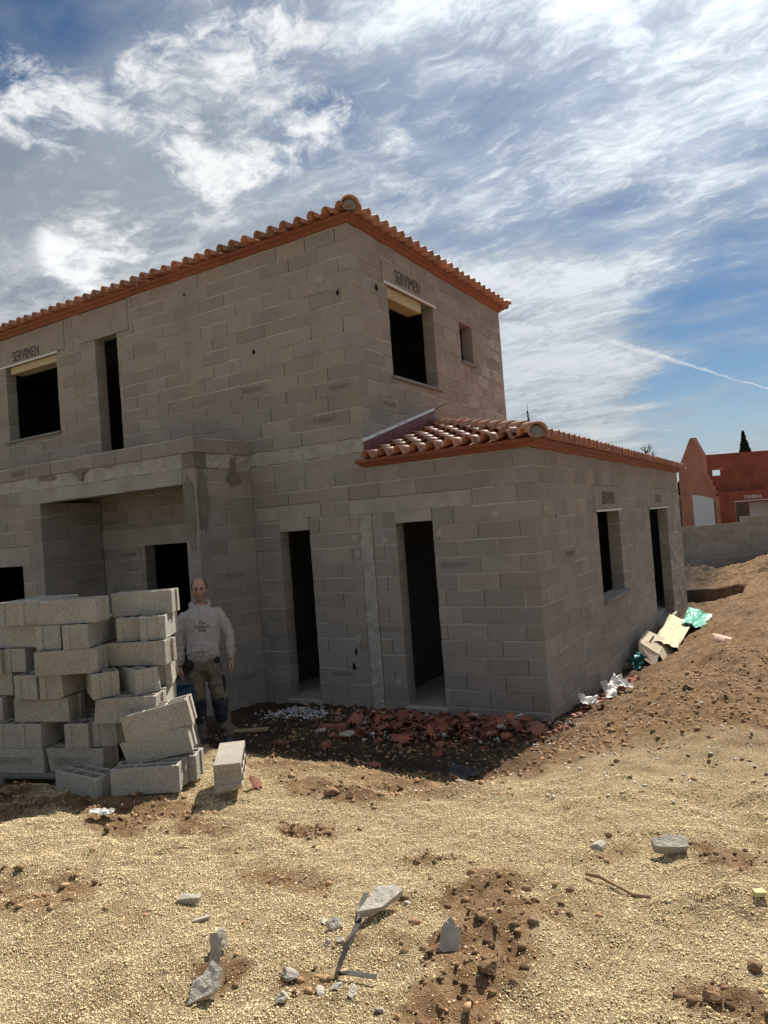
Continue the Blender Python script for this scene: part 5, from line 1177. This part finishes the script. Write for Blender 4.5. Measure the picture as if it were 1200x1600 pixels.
# trees
def leaves(n, fn, size, seed):
    rng = np.random.default_rng(seed); C = fn(rng, n); n = len(C); a = rng.normal(size=(n, 3)); a /= np.linalg.norm(a, axis=1)[:, None]; b = np.cross(a, rng.normal(size=(n, 3))); b /= np.linalg.norm(b, axis=1)[:, None]
    s = size*rng.uniform(.6, 1.4, (n, 1)); V = np.stack([C-a*s, C+b*s*.5, C+a*s, C-b*s*.5], 1).reshape(-1, 3); F = [tuple(range(4*i, 4*i+4)) for i in range(n)]
    return V, F
def tree(name, loc, label, trunk, crown, m_leaf, cat='tree', extra=None):
    t = empty(name, loc, label, cat); g = Geo()
    for br in trunk: g.tube(br, 7)
    tr_ = link('trunk', pyd('trunk', g.V, g.F, True), mat('bark', (.09, .07, .055), rough=.95, var=.4, vs=6), t)
    if crown: V, F = crown; link('crown', pyd('crown', V, F), m_leaf, t)
    return t
m_cyp = mat('cypress_leaf', (.022, .035, .018), rough=.8, var=.5, vs=3, rnd=.7, island=True); m_con = mat('conifer_leaf', (.030, .055, .030), rough=.8, var=.5, vs=3, rnd=.7, island=True)
def cyp(h, r):
    def f(rng, n):
        z = rng.uniform(.03, 1, n); a = rng.uniform(0, 6.28, n); lob = 1+.25*np.sin(a*3+z*9)+.15*np.sin(a*7-z*17); rad = r*np.sin(np.pi*np.clip(z*.62+.30, 0, 1))**.8*(1-z**5)*lob*rng.uniform(.35, 1, n)**.4
        return np.stack([rad*np.cos(a), rad*np.sin(a), z*h], 1)
    return f
zc = -.2
tree('cypress_tree', (1.75, 44.5, zc), 'dark slim cypress rising behind the red building', [[(0, 0, 0, .15, .15), (0, 0, 4, .1, .1), (0, 0, 7, .04, .04)]], leaves(9000, cyp(6.9, .72), .10, 1), m_cyp)
def blob(h0, h1, r):
    def f(rng, n):
        z = rng.uniform(0, 1, n); a = rng.uniform(0, 6.28, n); lob = 1+.35*np.sin(a*2+z*11)+.3*np.sin(a*5-z*19); rad = r*(1-z)**.7*lob*rng.uniform(.2, 1, n)**.5
        return np.stack([rad*np.cos(a), rad*np.sin(a), h0+(h1-h0)*z+rng.normal(0, .1, n)], 1)
    return f
tree('conifer_tree', (-2.6, 50, zc), 'dark conifer between the annex and the red building', [[(0, 0, 0, .15, .15), (0, 0, 4.5, .04, .04)]], leaves(7000, blob(.8, 5.0, 1.3), .13, 3), m_con)
tree('conifer_tree', (-1.2, 53, zc), 'smaller dark conifer right beside the first, behind the red flank', [[(0, 0, 0, .15, .15), (0, 0, 3.5, .04, .04)]], leaves(6000, blob(.6, 4.2, 1.3), .13, 4), m_con)
def bare(seed, h, spread, n=26):
    rr_ = random.Random(seed); B = [[(0, 0, 0, h*.022, h*.022), (.02*h, 0, h*.5, h*.014, h*.014), (0, 0, h, .01, .01)]]
    for i in range(n):
        z = h*rr_.uniform(.3, .95); a = rr_.uniform(0, 6.28); l = spread*rr_.uniform(.5, 1)*(1.1-z/h); e = Vector((math.cos(a)*l, math.sin(a)*l, z+l*rr_.uniform(.6, 1.4)))
        B.append([(0, 0, z, h*.007, h*.007), (e.x*.5, e.y*.5, (z+e.z)/2-.05*l, h*.004, h*.004), (*e, h*.0014, h*.0014)])
        for k in range(4):
            f = rr_.uniform(.4, .9); s = Vector((e.x*f, e.y*f, z+(e.z-z)*f)); e2 = s + Vector((rr_.uniform(-1, 1), rr_.uniform(-1, 1), rr_.uniform(.3, 1.3)))*l*.35
            B.append([(*s, h*.003, h*.003), (*e2, h*.001, h*.001)])
    return B
t1 = tree('poplar_tree', (-14.7, 50.3, zc), 'thin bare poplar top showing above the annex roof', bare(3, 12.0, .9, 70), None, None)
tree('bare_tree', (-4.6, 45.5, zc), 'leafless tree showing above the annex eave', bare(5, 6.8, 3.2, 60), None, None)
# a distant belt of trees closes the horizon
def belt(rng, n):
    a = rng.uniform(-1.9, 1.9, n); d = 190+rng.uniform(-25, 25, n); x = np.sin(a)*d; y = np.cos(a)*d; hh = 5.0*(.5+fbm(a*14+9, a*0+3, 4, 61)); z = hh*rng.uniform(0, 1, n)**.7
    return np.stack([x, y, z], 1)
V, F = leaves(26000, belt, 1.1, 9); o = link('distant_trees', pyd('distant_trees', V, F), m_con); o['kind'] = 'stuff'; o['label'] = 'far belt of dark trees along the horizon'; o['category'] = 'trees'
